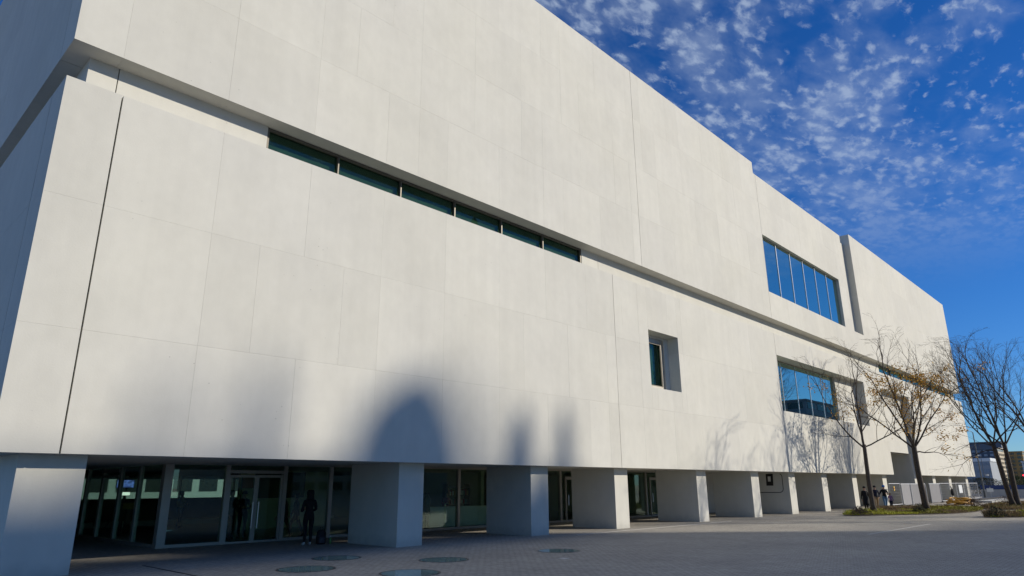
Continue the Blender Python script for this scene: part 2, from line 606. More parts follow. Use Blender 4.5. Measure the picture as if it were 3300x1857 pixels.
def build_shell():
    m = MUS
    # wall behind the panels with window holes
    lw = MB()
    rects = [(X0 + PD + .01, X1 - .02, 2.49, 11.04)]
    for h in [(27.43, 30.17, 6.16, 8.92), (42.45, 54.7, 6.16, 9.68), (63.85, 72.4, 2.0, 4.4)]:
        rects = sub_rects(rects, h)
    for (a, b, c, d) in rects: lw.box(a, b, FY + PD + .002, FY + 1.05, c, d)
    lw.build('lower_backing_wall', CONC, m)
    uw = MB()
    rects = [(X0 + PD + .01, X1 - .02, 12.08, 23.0)]
    for h in [(42.42, 57.0, 13.88, 17.87), (42.07, 61.5, 22.2, 24)]:
        rects = sub_rects(rects, h)
    for (a, b, c, d) in rects: uw.box(a, b, FY + PD + .002, FY + 1.05, c, d)
    uw.build('upper_backing_wall', CONC, m)
    # niche fill walls
    box('niche_wall', 54.7, 59.398, FY + 0.68, FY + PD + 0.001, 6.162, 9.678, CONC, m)
    box('niche_wall', 63.853, 72.397, FY + 0.62, FY + PD + 0.001, 4.4, 9.598, CONC, m)
    box('slot_wall', 58.935, 61.495, FY + 0.52, FY + PD + 0.001, 13.885, 22.2, CONC, m)
    # rest of end, back, roof
    box('end_wall', X0 + .002, X0 + PD, 33.0, 60, 2.47, 11.06, CONC, m)
    box('end_wall', X0 + .002, X0 + PD, 33.0, 60, 12.06, 23.06, CONC, m)
    box('far_end_wall', X1 - 0.6, X1 - .003, FY + PD + .01, 60, 2.47, 11.055, CONC, m)
    box('far_end_wall', X1 - 0.6, X1 - .003, FY + PD + .01, 60, 12.06, 23.055, CONC, m)
    box('rear_wall', X0 + PD, X1 - .6, 59.4, 59.99, 2.47, 23.05, CONC, m)
    r = MB().box(X0 + PD, 42.06, FY + 1.05, 59.4, 22.6, 22.9).box(42.07, 61.49, FY + PD + .01, 59.4, 21.9, 22.2).box(61.5, X1 - .6, FY + 1.05, 59.4, 22.6, 22.9)
    r.box(41.7, 42.06, FY + PD + .01, 59.4, 22.2, 23.05).box(61.51, 61.9, FY + PD + .01, 59.4, 22.2, 23.05)
    r.build('roof', CONC, m)
    # recess between the blocks
    y0 = FY + 0.56
    for (a, b) in ((X0 + .5, 4.005), (4.03, 8.06), (23.15, 24.37), (24.385, 41.9), (41.915, 66.4), (92.6, X1 - .45)):
        box('recess_wall', a, b, y0, FY + PD - .01, 11.0, 12.12, CONC, m)
    box('recess_wall', X0 + .5, X0 + PD - .01, FY + PD, 60, 11.0, 12.12, CONC, m)
    box('recess_wall', X1 - .8, X1 - .45, FY + PD, 60, 11.0, 12.12, CONC, m)
    # floor slabs
    box('lower_soffit', X0 + PD + .01, X1 - .61, FY + PD + .01, 59.4, 2.485, 2.8, CONC, m) if False else None
    s = MB().box(X0 + PD + .003, 63.84, FY + PD + .003, 59.4, 2.475, 2.9).box(72.41, X1 - .61, FY + PD + .003, 59.4, 2.475, 2.9).box(63.85, 72.4, 23.2, 59.4, 2.475, 2.9)
    s.build('lower_soffit', CONC, m)
    box('portal_soffit', 63.84, 72.41, FY + PD, 23.2, 4.4, 4.7, CONC, m)
    box('portal_side_wall', 63.5, 63.84, FY + 1.1, 23.2, 2.9, 4.4, CONC, m)
    box('portal_side_wall', 72.41, 72.75, FY + 1.1, 23.2, 2.9, 4.4, CONC, m)
    f = MB().box(X0 + PD, X1 - .61, FY + 1.05, 59.4, 11.1, 11.4).box(X0 + PD, X1 - .61, FY + 1.05, 59.4, 11.9, 12.04)
    f.build('floor_slab', INT_DARK, m)
    box('inner_partition', X0 + PD, X1 - .61, 30, 30.2, 12.05, 21.9, INT_DARK, m)
    box('inner_partition', X0 + PD, X1 - .61, 30, 30.2, 2.9, 11.1, INT_DARK, m)


build_shell()


def build_pillars():
    xs = [3.45, 13.35, 19.45, 24.8, 31.85, 38.05, 43.3, 48.85, 54.98, 62.3, 71.95, 78.4, 85.0, 93.1]
    for i, x in enumerate(xs):
        w = 1.28 if i == 0 else 0.98
        if i > 8: w = 1.08
        d = 2.6 if i in (0, 1) else 2.35
        o = box('pillar', x, x + w, FY + 0.5, FY + 0.5 + d, -0.05, ZL0 + 0.004 if not (i == 10) else 4.4, CONC, MUS)
    # printed frame on the shaded flank of one pillar
    k = mat('black_print', (0.015, 0.015, 0.016), 0.6)
    w = mat('white_print', (0.6, 0.6, 0.58), 0.6)
    xx = 43.3
    mk = MB()
    pts = [(19.80, 1.27), (18.14, 1.27), (18.02, 1.30), (17.93, 1.38), (17.90, 1.5), (17.90, 2.25), (17.94, 2.34), (18.02, 2.39)]
    for a, b in zip(pts[:-1], pts[1:]):
        dy, dz = b[0] - a[0], b[1] - a[1]
        l = math.hypot(dy, dz); ny, nz = -dz / l * 0.022, dy / l * 0.022
        mk.poly([(xx - .004, a[0] + ny, a[1] + nz), (xx - .004, b[0] + ny, b[1] + nz), (xx - .004, b[0] - ny, b[1] - nz), (xx - .004, a[0] - ny, a[1] - nz)])
    mk.poly([(xx - .004, 18.95, 1.68), (xx - .004, 18.50, 1.68), (xx - .004, 18.46, 2.40), (xx - .004, 18.92, 2.40)])
    o = mk.build('wall_marking', k, MUS)
    MB().poly([(xx - .007, 18.82, 1.93), (xx - .007, 18.64, 1.93), (xx - .007, 18.62, 2.24), (xx - .007, 18.80, 2.24)]).build('white_field', w, o)


build_pillars()


def window(name, x0, x1, z0, z1, yg, mulls, glass, frame, fw=0.06, fin=0.0, label=None, fin_mat=None, fd=0.08):
    """glazed window in the facade plane: part window > frame, mullion, pane"""
    fr = MB().box(x0, x1, yg - fd, yg + .05, z1 - fw, z1).box(x0, x1, yg - fd, yg + .05, z0, z0 + fw)
    fr.box(x0, x0 + fw, yg - fd, yg + .05, z0 + fw, z1 - fw).box(x1 - fw, x1, yg - fd, yg + .05, z0 + fw, z1 - fw)
    w = fr.build('window', frame, MUS)
    if label: w['label'] = label
    edges = [x0 + fw] + list(mulls) + [x1 - fw]
    for q in mulls:
        MB().box(q - .022, q + .022, yg - fd - fin, yg + .05, z0 + fw, z1 - fw).build('mullion', fin_mat or frame, w)
    for a, b in zip(edges[:-1], edges[1:]):
        MB().box(a + (.022 if a in mulls else 0), b - (.022 if b in mulls else 0), yg, yg + .02, z0 + fw, z1 - fw).build('pane', glass, w)
    return w


def build_windows():
    window('w', 42.44, 56.98, 13.90, 17.85, FY + 0.24, [45.0, 47.4, 49.8, 52.2, 54.6], G_BLUE, ALU, 0.05, 0.012, 'blue glass ribbon window in the upper block', ALU_S, 0.03)
    window('w', 42.46, 54.69, 6.18, 9.66, FY + 0.86, [44.95, 47.4, 49.8, 52.2], G_BLUE, ALU, 0.06, 0.0, 'blue glass window in the niche of the lower block', ALU_S, 0.03)
    # small deep window
    w = window('w', 27.46, 29.75, 6.18, 8.78, FY + 0.72, [], G_STRIP, ALU, 0.22, 0, 'small deep-set dark green window')
    MB().box(27.68, 29.53, FY + .66, FY + .71, 6.40, 6.45).box(27.68, 29.53, FY + .66, FY + .71, 8.51, 8.56).box(29.48, 29.53, FY + .66, FY + .71, 6.45, 8.51).box(27.68, 27.73, FY + .66, FY + .71, 6.45, 8.51).build('sash', BRONZE, w)
    MB().box(27.5, 29.7, FY + .95, FY + .97, 6.2, 8.7).build('blind', MATS['grey_green_blind'] if 'grey_green_blind' in MATS else mat('grey_green_blind', (0.10, 0.15, 0.115), .8, 0, .25, 1.2), w)  # sheet added behind the pane to lift its dark tone to grey-green
    MB().box(29.76, 30.168, FY + .60, FY + 1.04, 6.165, 8.915).box(27.432, 29.76, FY + .62, FY + 1.04, 8.79, 8.915).build('window_surround', CONC, MUS)
    # ribbon windows in the recess
    window('w', 8.06, 23.15, 11.08, 12.04, FY + 0.66, [10.5, 13.0, 15.5, 18.0, 20.5], G_STRIP, BRONZE, 0.07, 0.02, 'long dark green ribbon window in the recess', None)
    box('blind', 8.2, 23.0, FY + .76, FY + .78, 11.1, 12.03, mat('grey_green_blind', (0.10, 0.15, 0.115), .8, 0, .25, 1.2), MUS)  # added sheet that makes the dark ribbon glass look lighter grey-green
    window('w', 66.4, 92.6, 11.08, 12.04, FY + 0.66, [70, 73.7, 77.5, 81.3, 85, 88.8], G_STRIP, BRONZE, 0.08, 0.02, 'ribbon window at the far end of the recess', None)


build_windows()


def build_ground_floor():
    yg = 22.9
    zt = 2.474
    sf = MB().box(8.45, 10.38, yg - .06, yg + .06, 0, .09).box(12.47, 40.0, yg - .06, yg + .06, 0, .09).build('glass_front', ALU, MUS)
    sf['label'] = 'ground floor glass front behind the pillars'
    MB().box(8.36, 8.62, yg - .1, yg + .16, 0, zt).build('corner_post', ALU, sf)
    posts = [10.38, 12.45, 14.3, 17.5, 20.7, 24.1, 27.65, 31.6, 35.55, 40.0]
    for q in posts:
        MB().box(q - .07, q + .07, yg - .08, yg + .08, 0.09 if q > 12.5 else 0, zt).build('mullion', ALU, sf)
    ed = [8.62] + posts
    for i, (a, b) in enumerate(zip(ed[:-1], ed[1:])):
        if a == 10.38: continue
        MB().box(a + (.07 if i else 0), b - .07, yg - .01, yg + .01, .09, zt).build('pane', G_GROUND, sf)
    # double entrance door
    def door(x0, x1, lab, dark=False):
        xm = (x0 + x1) / 2
        d = MB().box(x0, x1, yg - .07, yg + .07, 2.22, 2.32).box(x0, x1, yg - .04, yg + .04, 2.09, 2.17).box(x0, x1, yg - .04, yg + .04, 0.0, .06)
        for q in (x0 + .04, xm - .04, xm + .04, x1 - .04):
            d.box(q - .038, q + .038, yg - .041, yg + .041, .06, 2.09)
        o = d.build('door', ALU, MUS); o['label'] = lab
        for a, b in ((x0 + .08, xm - .08), (xm + .08, x1 - .08)):
            MB().box(a, b, yg - .01, yg + .01, .06, 2.09).build('pane', G_GROUND, o)
        MB().box(x0, x1, yg - .01, yg + .01, 2.32, zt).build('transom_pane', G_GROUND, o)
        for q in (xm - .1, xm + .1):
            MB().tube([(q, yg - .12, .45), (q, yg - .12, 1.3)], .018, 6).tube([(q, yg - .12, .5), (q, yg - .02, .5)], .012, 5).tube([(q, yg - .12, 1.25), (q, yg - .02, 1.25)], .012, 5).build('handle', ALU_S, o)
        return o
    door(10.45, 12.38, 'double glass entrance door beside the corner post')
    for x in (28.0, 35.9):
        d = MB().box(x, x + 1.15, yg - .10, yg - .03, 2.05, 2.2).box(x, x + .08, yg - .10, yg - .03, .1, 2.05).box(x + 1.07, x + 1.15, yg - .10, yg - .03, .1, 2.05).box(x, x + 1.15, yg - .10, yg - .03, 0.0, .1).build('door', ALU, MUS)
        MB().tube([(x + .15, yg - .16, .8), (x + .15, yg - .16, 1.3)], .018, 6).build('handle', ALU_S, d)
    # glass return running back along x = 8.45
    xg = 8.45
    s2 = MB().box(xg - .06, xg + .06, 23.06, 40, 0, .1).build('glass_return', ALU, MUS)
    posts = [25.1, 26.95, 28.85, 30.7, 33.0, 36, 40]
    for q in posts:
        MB().box(xg - .06, xg + .06, q - .09, q + .09, .1, zt).build('mullion', ALU, s2)
    ed = [23.06] + posts
    for a, b in zip(ed[:-1], ed[1:]):
        MB().box(xg - .01, xg + .01, a + .09, b - .09, .1, zt).build('pane', G_GROUND, s2)
    MB().box(xg - .1, xg - .06, 27.0, 28.8, 2.3, 2.42).box(xg - .1, xg - .06, 27.0, 28.8, 2.14, 2.22).build('door_head', ALU, s2)
    # concrete wall of the rest
    box('ground_floor_wall', 40.08, 63.84, 22.6, 23.0, 0, 2.474, CONC, MUS)
    box('ground_floor_wall', 63.85, 72.4, 22.8, 23.19, 0, 4.4, CONC, MUS)
    box('ground_floor_wall', 72.41, 95.2, 22.0, 22.4, 0, 2.474, CONC, MUS)
    # interior
    box('interior_floor', 8.52, 40.0, 22.98, 45, -0.05, 0.008, INT_FLOOR, MUS)
    iw = MB().box(24.7, 40, 45, 45.3, 0, 2.474).box(8.5, 24.7, 45, 45.3, 0, .15).box(39.9, 40.2, 23.1, 45, 0, 2.474)
    iw.build('interior_back_wall', INT_DARK, MUS)
    w = MB()
    for q in (8.5, 11.4, 14.4, 17.5, 20.9, 24.5): w.box(q, q + .08, 45.0, 45.2, .15, 2.47)
    bw = w.build('back_window', ALU, MUS)
    for a, b in ((8.58, 11.4), (11.48, 14.4), (14.48, 17.5), (17.58, 20.9), (20.98, 24.5)):
        MB().box(a, b, 45.1, 45.12, .15, 2.47).build('pane', G_GROUND, bw)
    box('room_divider', 24.6, 24.8, 25.5, 45, 0, 2.474, INT_DARK, MUS)
    box('pale_partition', 14.2, 18.6, 30.0, 30.15, 0.01, 2.474, mat('pale_olive_plaster', (0.62, 0.60, 0.40), .8, 0, .06, 1), MUS)
    box('left_end_wall', 3.6, 3.9, 24, 59, 0, 2.474, CONC, MUS)
    box('deep_back_wall', 3.9, 8.4, 46, 46.3, 0, 2.474, CONC, MUS)


build_ground_floor()


# ------------------------------------------------------------------ round walk-on skylights
def build_discs():
    rim = mat('skylight_rim', (0.10, 0.10, 0.10), 0.45, 0.6)
    data = [(8.62, 14.55, .62, 'round walk-on glass skylight nearest the left pier'),
            (10.42, 16.15, .60, 'round walk-on glass skylight nearest the entrance doors'),
            (11.92, 13.68, .60, 'round walk-on glass skylight in the middle of the paving'),
            (15.60, 13.02, .58, 'round walk-on glass skylight farthest right on the paving'),
            (9.68, 12.18, .62, 'round walk-on glass skylight cut by the bottom edge of the picture')]
    for (x, y, r, lab) in data:
        e = empty('floor_skylight', (x, y, 0))
        tag(e, lab, 'skylight', 'round glass skylights in the plaza paving')
        MB().lathe([(r + .03, 0.001), (r + .03, .007), (r - .01, .008), (r - .02, .004), (r - .02, 0.001)], (x, y, 0), 48).build('rim', rim, e)
        # frosted body just under the clear glass
        n = 48
        v = [(x + (r - .02) * math.cos(2*math.pi*k/n), y + (r - .02) * math.sin(2*math.pi*k/n), .006) for k in range(n)]
        MB().poly(v).build('pane', mat_disc(), e)


def mat_disc():
    if 'disc' in MATS: return MATS['disc']
    m = mat('disc', (0.28, 0.40, 0.37), 0.04, 0, 0.25, 2.5, spec=1.0)
    m.node_tree.nodes['Principled BSDF'].inputs['IOR'].default_value = 2.1
    return m


build_discs()


# ------------------------------------------------------------------ city round the plaza
WIN_DARK = mat('dark_window_glass', (0.02, 0.025, 0.03), 0.12, 0, 0.2, 1.5, spec=0.8)


def gridded_building(name, x0, x1, y0, y1, h, wallm, label, storeys, bays_x=0, bays_y=0, faces=('front',), roofm=None, winm=None, gap=0.3, cat='building', ledge=None, band=False, z_low=0.0):
    e = empty(name, ((x0 + x1) / 2, (y0 + y1) / 2, 0))
    tag(e, label, cat)
    box('wall', x0, x1, y0, y1, 0, h, wallm, e)
    rf = MB().box(x0 - .25, x1 + .25, y0 - .25, y1 + .25, h, h + 0.5).build('roof', roofm or wallm, e)
    sh = h / storeys
    winm = winm or WIN_DARK
    for fc in faces:
        n = bays_x if fc in ('front', 'back') else bays_y
        L = (x1 - x0) if fc in ('front', 'back') else (y1 - y0)
        if n == 0: continue
        me = None
        for s in range(storeys):
            for k in range(n):
                bw = L / n
                a = k * bw + bw * gap / 2; b = (k + 1) * bw - bw * gap / 2
                z0 = s * sh + sh * .32; z1 = (s + 1) * sh - sh * .12
                if z0 < z_low: continue
                if me is None:
                    w, hh = b - a, z1 - z0
                    q = MB().box(-w/2, w/2, -.06, .06, 0, hh)
                    me = bpy.data.meshes.new('window'); me.from_pydata(q.v, [], q.f); me.materials.append(winm)
                c = (a + b) / 2
                o = bpy.data.objects.new('window', me)
                COL.objects.link(o); o.parent = e
                if fc == 'front': loc, rz = (x0 + c, y0 - .02, z0), 0
                elif fc == 'back': loc, rz = (x0 + c, y1 + .02, z0), 0
                elif fc == 'left': loc, rz = (x0 - .02, y0 + c, z0), math.pi / 2
                else: loc, rz = (x1 + .02, y0 + c, z0), math.pi / 2
                o.location = Vector(loc) - e.location
                o.rotation_euler = (0, 0, rz)
    return e


def build_city():
    beige = mat('beige_tower_stone', (0.42, 0.38, 0.31), 0.8, 0, 0.1, 0.3)
    # tall office tower across the plaza whose shadow lies on the paving and the left of the facade
    sk = gridded_building('skyscraper', 258, 294, -290, -261, 158, mat('glassy_grey', (0.2, 0.22, 0.25), .4), 'far grey skyscraper with a slender crown behind the beige tower', 30, 8, 0, ('back',))  # unseen tower added to give the arch shadow a soft halo
    MB().lathe([(2.5, 0), (2.4, 5), (1.9, 8.4), (1.2, 10.2), (.4, 11.0)], (279.6, -262.5, 158.5), 16).build('crown', beige, sk)  # sized for the blurred shadow it throws on the lower wall
    ho = gridded_building('hotel_block', 109.9, 114.3, -95, -80, 58.4, beige, 'slim beige hotel block standing before the office tower', 14, 2, 0, ('back',))  # unseen block added to carry the casters of two wall shadows
    for X, w, h in ((18.45, 1.0, 3.3), (20.85, .85, 3.5)):
        MB().lathe([(w*.62, 0), (w*.5, h*.4), (w*.4, h*.75), (w*.12, h)], (X + .95*97.7, -80.7, 58.9), 12).build('vent_stack', GALV, ho)  # invented stacks, tapered for two separate shadow bars on the facade
    t = gridded_building('office_tower', 70, 144.0, -136, -112, 77.6, beige, 'tall beige office tower across the plaza with pointed lift house on its roof', 22, 18, 0, ('back',))
    for (X, w, h, dome) in ((13.9, 4.1, 3.7, True), (8.55, 0.85, 3.5, False), (6.2, 0.6, 3.0, False)):
        z = 78.1
        yr = -112.45
        xc = X + .95 * (17 - yr)
        if dome:
            m = MB()
            n = 14
            prof = [(-w/2 * math.cos(math.pi * k / n), h * math.sin(math.pi * k / n) ** 1.15) for k in range(n + 1)]
            nn = len(prof)
            m.v = [(xc + a, yr, z + b) for a, b in prof] + [(xc + a, yr - 1.2, z + b) for a, b in prof]
            m.f = [tuple(range(nn)), tuple(reversed(range(nn, 2*nn)))] + [(k, k + nn, (k+1) % nn + nn, (k+1) % nn) for k in range(nn)]
            m.build('lift_house', beige, t)  # invented thin vault, profiled for the arch shadow on the facade
        else:
            MB().lathe([(w*.6, 0), (w*.5, h*.4), (w*.36, h*.75), (w*.16, h)], (xc, yr - .2, z), 12).build('vent_stack', GALV, t)  # invented stacks for the faint shadow bars left of the arch
    gridded_building('north_block', -30, 75, 114, 130, 16, mat('pale_blue_render', (0.26, 0.30, 0.36), 0.8, 0, .06, .3), 'pale block beyond the museum seen dimly through its hall', 4, 26, 0, ('front',))
    slate = mat('slate_render', (0.20, 0.24, 0.28), 0.7, 0, 0.1, 0.3)
    gridded_building('department_store', 193, 262, -75, -34, 20.0, slate, 'dark flat-roofed block across the plaza mirrored in the lower window', 6, 12, 8, ('back', 'left'))
    gridded_building('upper_store_block', 201, 262, -75, -38, 25.0, slate, 'taller dark setback block above the mirrored flat roof', 8, 8, 6, ('back', 'left'), z_low=20)
    # far buildings at the right edge, az measured from +Y
    def at(az, dist):
        a = math.radians(az); return dist * math.sin(a), dist * math.cos(a)
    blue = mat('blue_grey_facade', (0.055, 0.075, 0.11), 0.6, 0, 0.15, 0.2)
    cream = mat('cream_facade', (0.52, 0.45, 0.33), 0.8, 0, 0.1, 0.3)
    brown = mat('ochre_facade', (0.30, 0.22, 0.10), 0.8, 0, 0.12, 0.3)
    greyw = mat('pale_grey_facade', (0.30, 0.33, 0.36), 0.7, 0, 0.08, 0.4)
    dkgrey = mat('dark_roof_plant', (0.10, 0.13, 0.17), 0.7, 0, 0.1, 0.4)
    litw = mat('pale_window', (0.22, 0.27, 0.33), 0.3, 0, 0.3, 2)
    # dark slab: its long side looks towards the camera, in its own shade
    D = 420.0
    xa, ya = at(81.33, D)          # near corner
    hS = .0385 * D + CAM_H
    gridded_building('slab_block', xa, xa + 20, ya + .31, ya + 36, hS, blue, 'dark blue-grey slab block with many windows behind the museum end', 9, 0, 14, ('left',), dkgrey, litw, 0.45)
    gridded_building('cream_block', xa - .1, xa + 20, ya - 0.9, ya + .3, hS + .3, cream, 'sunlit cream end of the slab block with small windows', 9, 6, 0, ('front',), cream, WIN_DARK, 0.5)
    gridded_building('ochre_block', xa + 22, xa + 46, ya - 8, ya + 4, .036 * D + CAM_H, brown, 'ochre apartment block half hidden behind the tree trunks', 9, 6, 4, ('left', 'front'), brown, WIN_DARK, 0.45)
    xb, yb = at(80.55, 500)
    e2 = gridded_building('roof_plant_block', xb, xb + 20, yb - 10.5, yb + 12, .0462 * 500 + CAM_H, dkgrey, 'dark box block rising above the slab roof', 12, 0, 6, ('left',), dkgrey, WIN_DARK, 0.5, z_low=30)
    # pale low block with white parapet
    D = 230.0
    xc, yc = at(80.92, D)
    e3 = gridded_building('low_grey_block', xc, xc + 14, yc, yc + 14, .0255 * D + CAM_H, greyw, 'low pale grey block with a white roof band behind the museum end', 4, 0, 4, ('left',), WHITE, litw, 0.12)
    box('parapet', xc - .2, xc + 14, yc - .2, yc + 14.2, .0255 * D + CAM_H - 0.2, .0285 * D + CAM_H, WHITE, e3)
    xd, yd = at(82.66, 330)
    gridded_building('white_block', xd, xd + 16, yd - 9, yd, .0225 * 330 + CAM_H, mat('white_render', (0.62, 0.62, 0.6), 0.8), 'white block at the right edge behind the far tree', 6, 0, 4, ('left',), None, WIN_DARK, 0.5)


build_city()


# ------------------------------------------------------------------ trees
BARK = mat('dark_bark', (0.060, 0.045, 0.036), 0.9, 0, 0.35, 12, 0.6, 60, color2=(0.085, 0.068, 0.052))
LEAF = mat('autumn_leaf', (0.74, 0.40, 0.025), 0.6, 0, 0.2, 3, island=True, color2=(0.50, 0.27, 0.03))


def make_tree(name, label, base, seed, trunk_h, height, r0, spread, lean=(0, 0), leaves=0, limbs=None, group='honey locust trees on the plaza', density=1.0, stems=1, low=0.0):
    rnd = random.Random(seed)
    e = empty(name, base)
    tag(e, label, 'tree', group)
    tips = []
    trunk = MB(); crown = MB()
    B = Vector(base)

    def rdir(d, ang):
        ax = d.orthogonal().normalized()
        ax = Quaternion(d, rnd.uniform(0, 2 * math.pi)) @ ax
        return (Quaternion(ax, ang) @ d).normalized()

    def branch(p, d, length, r, depth, sides, mb, up):
        n = max(3, int(length / (0.34 if depth > 1 else 0.45)))
        pts = [p.copy()]; rad = [r]
        dd = d.copy(); q = p.copy()
        rend = max(0.0045, r * (0.42 if depth < 2 else 0.3))
        kids = []
        for i in range(n):
            dd = rdir(dd, rnd.uniform(0.06, 0.28 if depth > 0 else 0.12))
            dd.z += up * (0.05 if depth == 0 else 0.07)
            # keep inside the crown envelope
            dd.normalize()
            q = q + dd * (length / n)
            if q.z > B.z + height and dd.z > 0: dd.z *= 0.3
            t = (i + 1) / n
            rr = r + (rend - r) * t
            pts.append(q.copy()); rad.append(rr)
            if depth < 4 and t > (0.28 if depth else 0.2) and rnd.random() < (1.0 if depth < 3 else 0.72) * density:
                kids.append((q.copy(), dd.copy(), rr, t))
        mb.tube(pts, rad, sides, cap=False)
        if depth >= 4 or length < 0.35:
            tips.append((q.copy(), dd.copy())); return
        tips.append((q.copy(), dd.copy()))
        for (kp, kd, kr, t) in kids:
            nl = length * rnd.uniform(0.36, 0.62) * (1.1 - 0.45 * t)
            if nl < 0.25: continue
            nd = rdir(kd, rnd.uniform(0.5, 1.05))
            out = Vector((kp.x - B.x, kp.y - B.y, 0))
            if out.length > .2: nd += out.normalized() * 0.15 * spread
            nd.z += 0.18 * up
            branch(kp, nd.normalized(), nl, kr * rnd.uniform(0.42, 0.62), depth + 1, max(3, sides - 1), crown, up * .9)
        for _ in range(2):
            if length * .5 > .3:
                branch(q, rdir(dd, rnd.uniform(.2, .5)), length * rnd.uniform(.4, .55), rend * .95, depth + 1, max(3, sides - 1), crown, up)

    # trunk
    tops = []
    for s in range(stems):
        off = Vector((rnd.uniform(-.12, .12), rnd.uniform(-.12, .12), 0)) * (1 if stems > 1 else 0)
        if stems > 1: off = Vector((0.28, -0.25, 0)) * (s - (stems - 1) / 2)
        pts = []; rad = []
        n = 9
        for i in range(n + 1):
            t = i / n
            wob = Vector((math.sin(t * 5 + seed + s) * .05, math.cos(t * 4.2 + seed + s) * .05, 0)) * t
            pts.append(B + off * (1 + t * 1.4) + Vector((lean[0] * t, lean[1] * t, trunk_h * t - .05 * (i == 0))) + wob)
            rad.append(r0 * (1.35 - .55 * t if i == 0 else 1.0 - 0.28 * t))
        rad[0] = r0 * 1.45
        trunk.tube(pts, rad, 10, cap=True)
        tops.append((pts[-1], rad[-1], pts))
    for (tp, tr, tpts) in tops:
        H = height - (tp.z - B.z)
        lb = limbs or [(rnd.uniform(0, 360), rnd.uniform(18, 40), 0.72, .6) for _ in range(4)]
        for (az, ang, lf, rf) in lb:
            a = math.radians(az)
            d = Vector((math.sin(a) * math.sin(math.radians(ang)), math.cos(a) * math.sin(math.radians(ang)), math.cos(math.radians(ang))))
            branch(tp - Vector((0, 0, rnd.uniform(0.05, .25))), d, H * lf, tr * rf * .85, 0, 7, crown, 1.0)
        if low:
            for (az, z, ln) in ((low[0], low[1], low[2]),):
                a = math.radians(az)
                k = min(range(len(tpts)), key=lambda i: abs(tpts[i].z - B.z - z))
                branch(tpts[k], Vector((math.sin(a), math.cos(a), .12)).normalized(), ln, tr * .35, 2, 5, crown, -.35)
    trunk.build('trunk', BARK, e, smooth=True)
    crown.build('crown', BARK, e, smooth=True)
    if leaves:
        lv = MB()
        cents = rnd.sample(tips, min(len(tips), 150))
        for i in range(leaves):
            c, d = rnd.choice(cents) if rnd.random() < .8 else rnd.choice(tips)
            if c.z - B.z > height * .82: continue
            p = c + Vector((rnd.gauss(0, .2), rnd.gauss(0, .2), rnd.gauss(-.06, .14)))
            # pinnate leaf: drooping narrow quad
            a = Vector((rnd.uniform(-1, 1), rnd.uniform(-1, 1), rnd.uniform(-.9, .2))).normalized()
            l = rnd.uniform(.11, .24)
            s_ = a.orthogonal().normalized(); s_ = Quaternion(a, rnd.uniform(0, 6.3)) @ s_
            w = rnd.uniform(.025, .045)
            lv.poly([p - s_ * w * .4, p + a * l * .5 - s_ * w, p + a * l, p + a * l * .5 + s_ * w])
        lv.build('leaves', LEAF, e)
    return e


def build_trees():
    make_tree('locust_tree', 'bare tree with two wide side limbs in front of the right pillars', (45.6, 13.55, .12), 11, 3.95, 9.3, .15, 1.0, (.05, .05),
              limbs=[(318, 44, .74, .58), (132, 70, .70, .5), (300, 10, .72, .8), (60, 22, .66, .62)], density=.74)
    make_tree('locust_tree', 'tree keeping orange leaves in front of the museum portal', (51.5, 12.15, .12), 23, 4.05, 11.4, .2, 1.0, (-.15, .1),
              leaves=4400, limbs=[(315, 48, .58, .5), (135, 48, .58, .5), (20, 12, .74, .75), (200, 34, .6, .55), (300, 22, .66, .55), (90, 34, .58, .5), (250, 40, .55, .45)], density=.86, low=(128, 3.4, 2.3))
    make_tree('locust_tree', 'dark bare twin-stemmed tree against the sky at the right', (61.2, 8.75, .1), 37, 4.4, 11.8, .19, 1.0, (-.35, .25), stems=2,
              limbs=[(312, 50, .66, .5), (135, 46, .62, .5), (20, 14, .74, .7), (320, 24, .70, .6), (230, 34, .62, .5)], density=.98, low=(315, 3.9, 3.0))
    make_tree('locust_tree', 'bare tree whose trunk stands at the right picture edge', (62.6, 6.6, .1), 41, 4.7, 11.6, .19, 1.0, (-.5, .45),
              limbs=[(312, 40, .66, .55), (135, 36, .6, .5), (20, 12, .80, .7), (300, 24, .70, .55)], density=.8)
    # trees of the same row standing right of the picture; their shadows lie on the wall
    make_tree('locust_tree', 'bare tree of the row outside the picture throwing soft shadow on the wall', (53.2, 0.4, 0), 53, 3.6, 14.0, .2, .4, (0, 0), density=.9, limbs=[(110, 10, .7, .65), (150, 24, .62, .55), (210, 22, .66, .55), (80, 14, .62, .55), (180, 12, .66, .5)])
    make_tree('locust_tree', 'bare tree farthest outside the picture throwing the faintest wall shadow', (47.6, -0.4, 0), 61, 3.6, 13.0, .2, .4, (0, 0), density=.85, limbs=[(110, 12, .7, .65), (150, 22, .62, .55), (220, 20, .66, .55), (170, 10, .6, .5)])


build_trees()


# ------------------------------------------------------------------ planting beds
SOIL = mat('bed_soil', (0.06, 0.045, 0.03), 0.95, 0, 0.4, 6, 0.8, 20)
G_OLIVE = mat('olive_ground_cover', (0.20, 0.19, 0.03), 0.8, 0, 0.25, 2.0, island=True, color2=(0.30, 0.27, 0.03))
G_YEL = mat('yellow_sedum', (0.50, 0.45, 0.03), 0.8, 0, 0.2, 2.0, island=True, color2=(0.30, 0.33, 0.03))
G_STRAW = mat('dry_grass', (0.34, 0.24, 0.11), 0.85, 0, 0.2, 2.0, island=True, color2=(0.17, 0.12, 0.06))
G_DARK = mat('dark_shrub_leaf', (0.022, 0.028, 0.014), 0.8, 0, 0.3, 3, island=True, color2=(0.05, 0.05, 0.02))


def inside(poly, x, y):
    c = False; n = len(poly)
    for i in range(n):
        (xa, ya), (xb, yb) = poly[i], poly[i-1]
        if (ya > y) != (yb > y) and x < (xb - xa) * (y - ya) / (yb - ya) + xa: c = not c
    return c


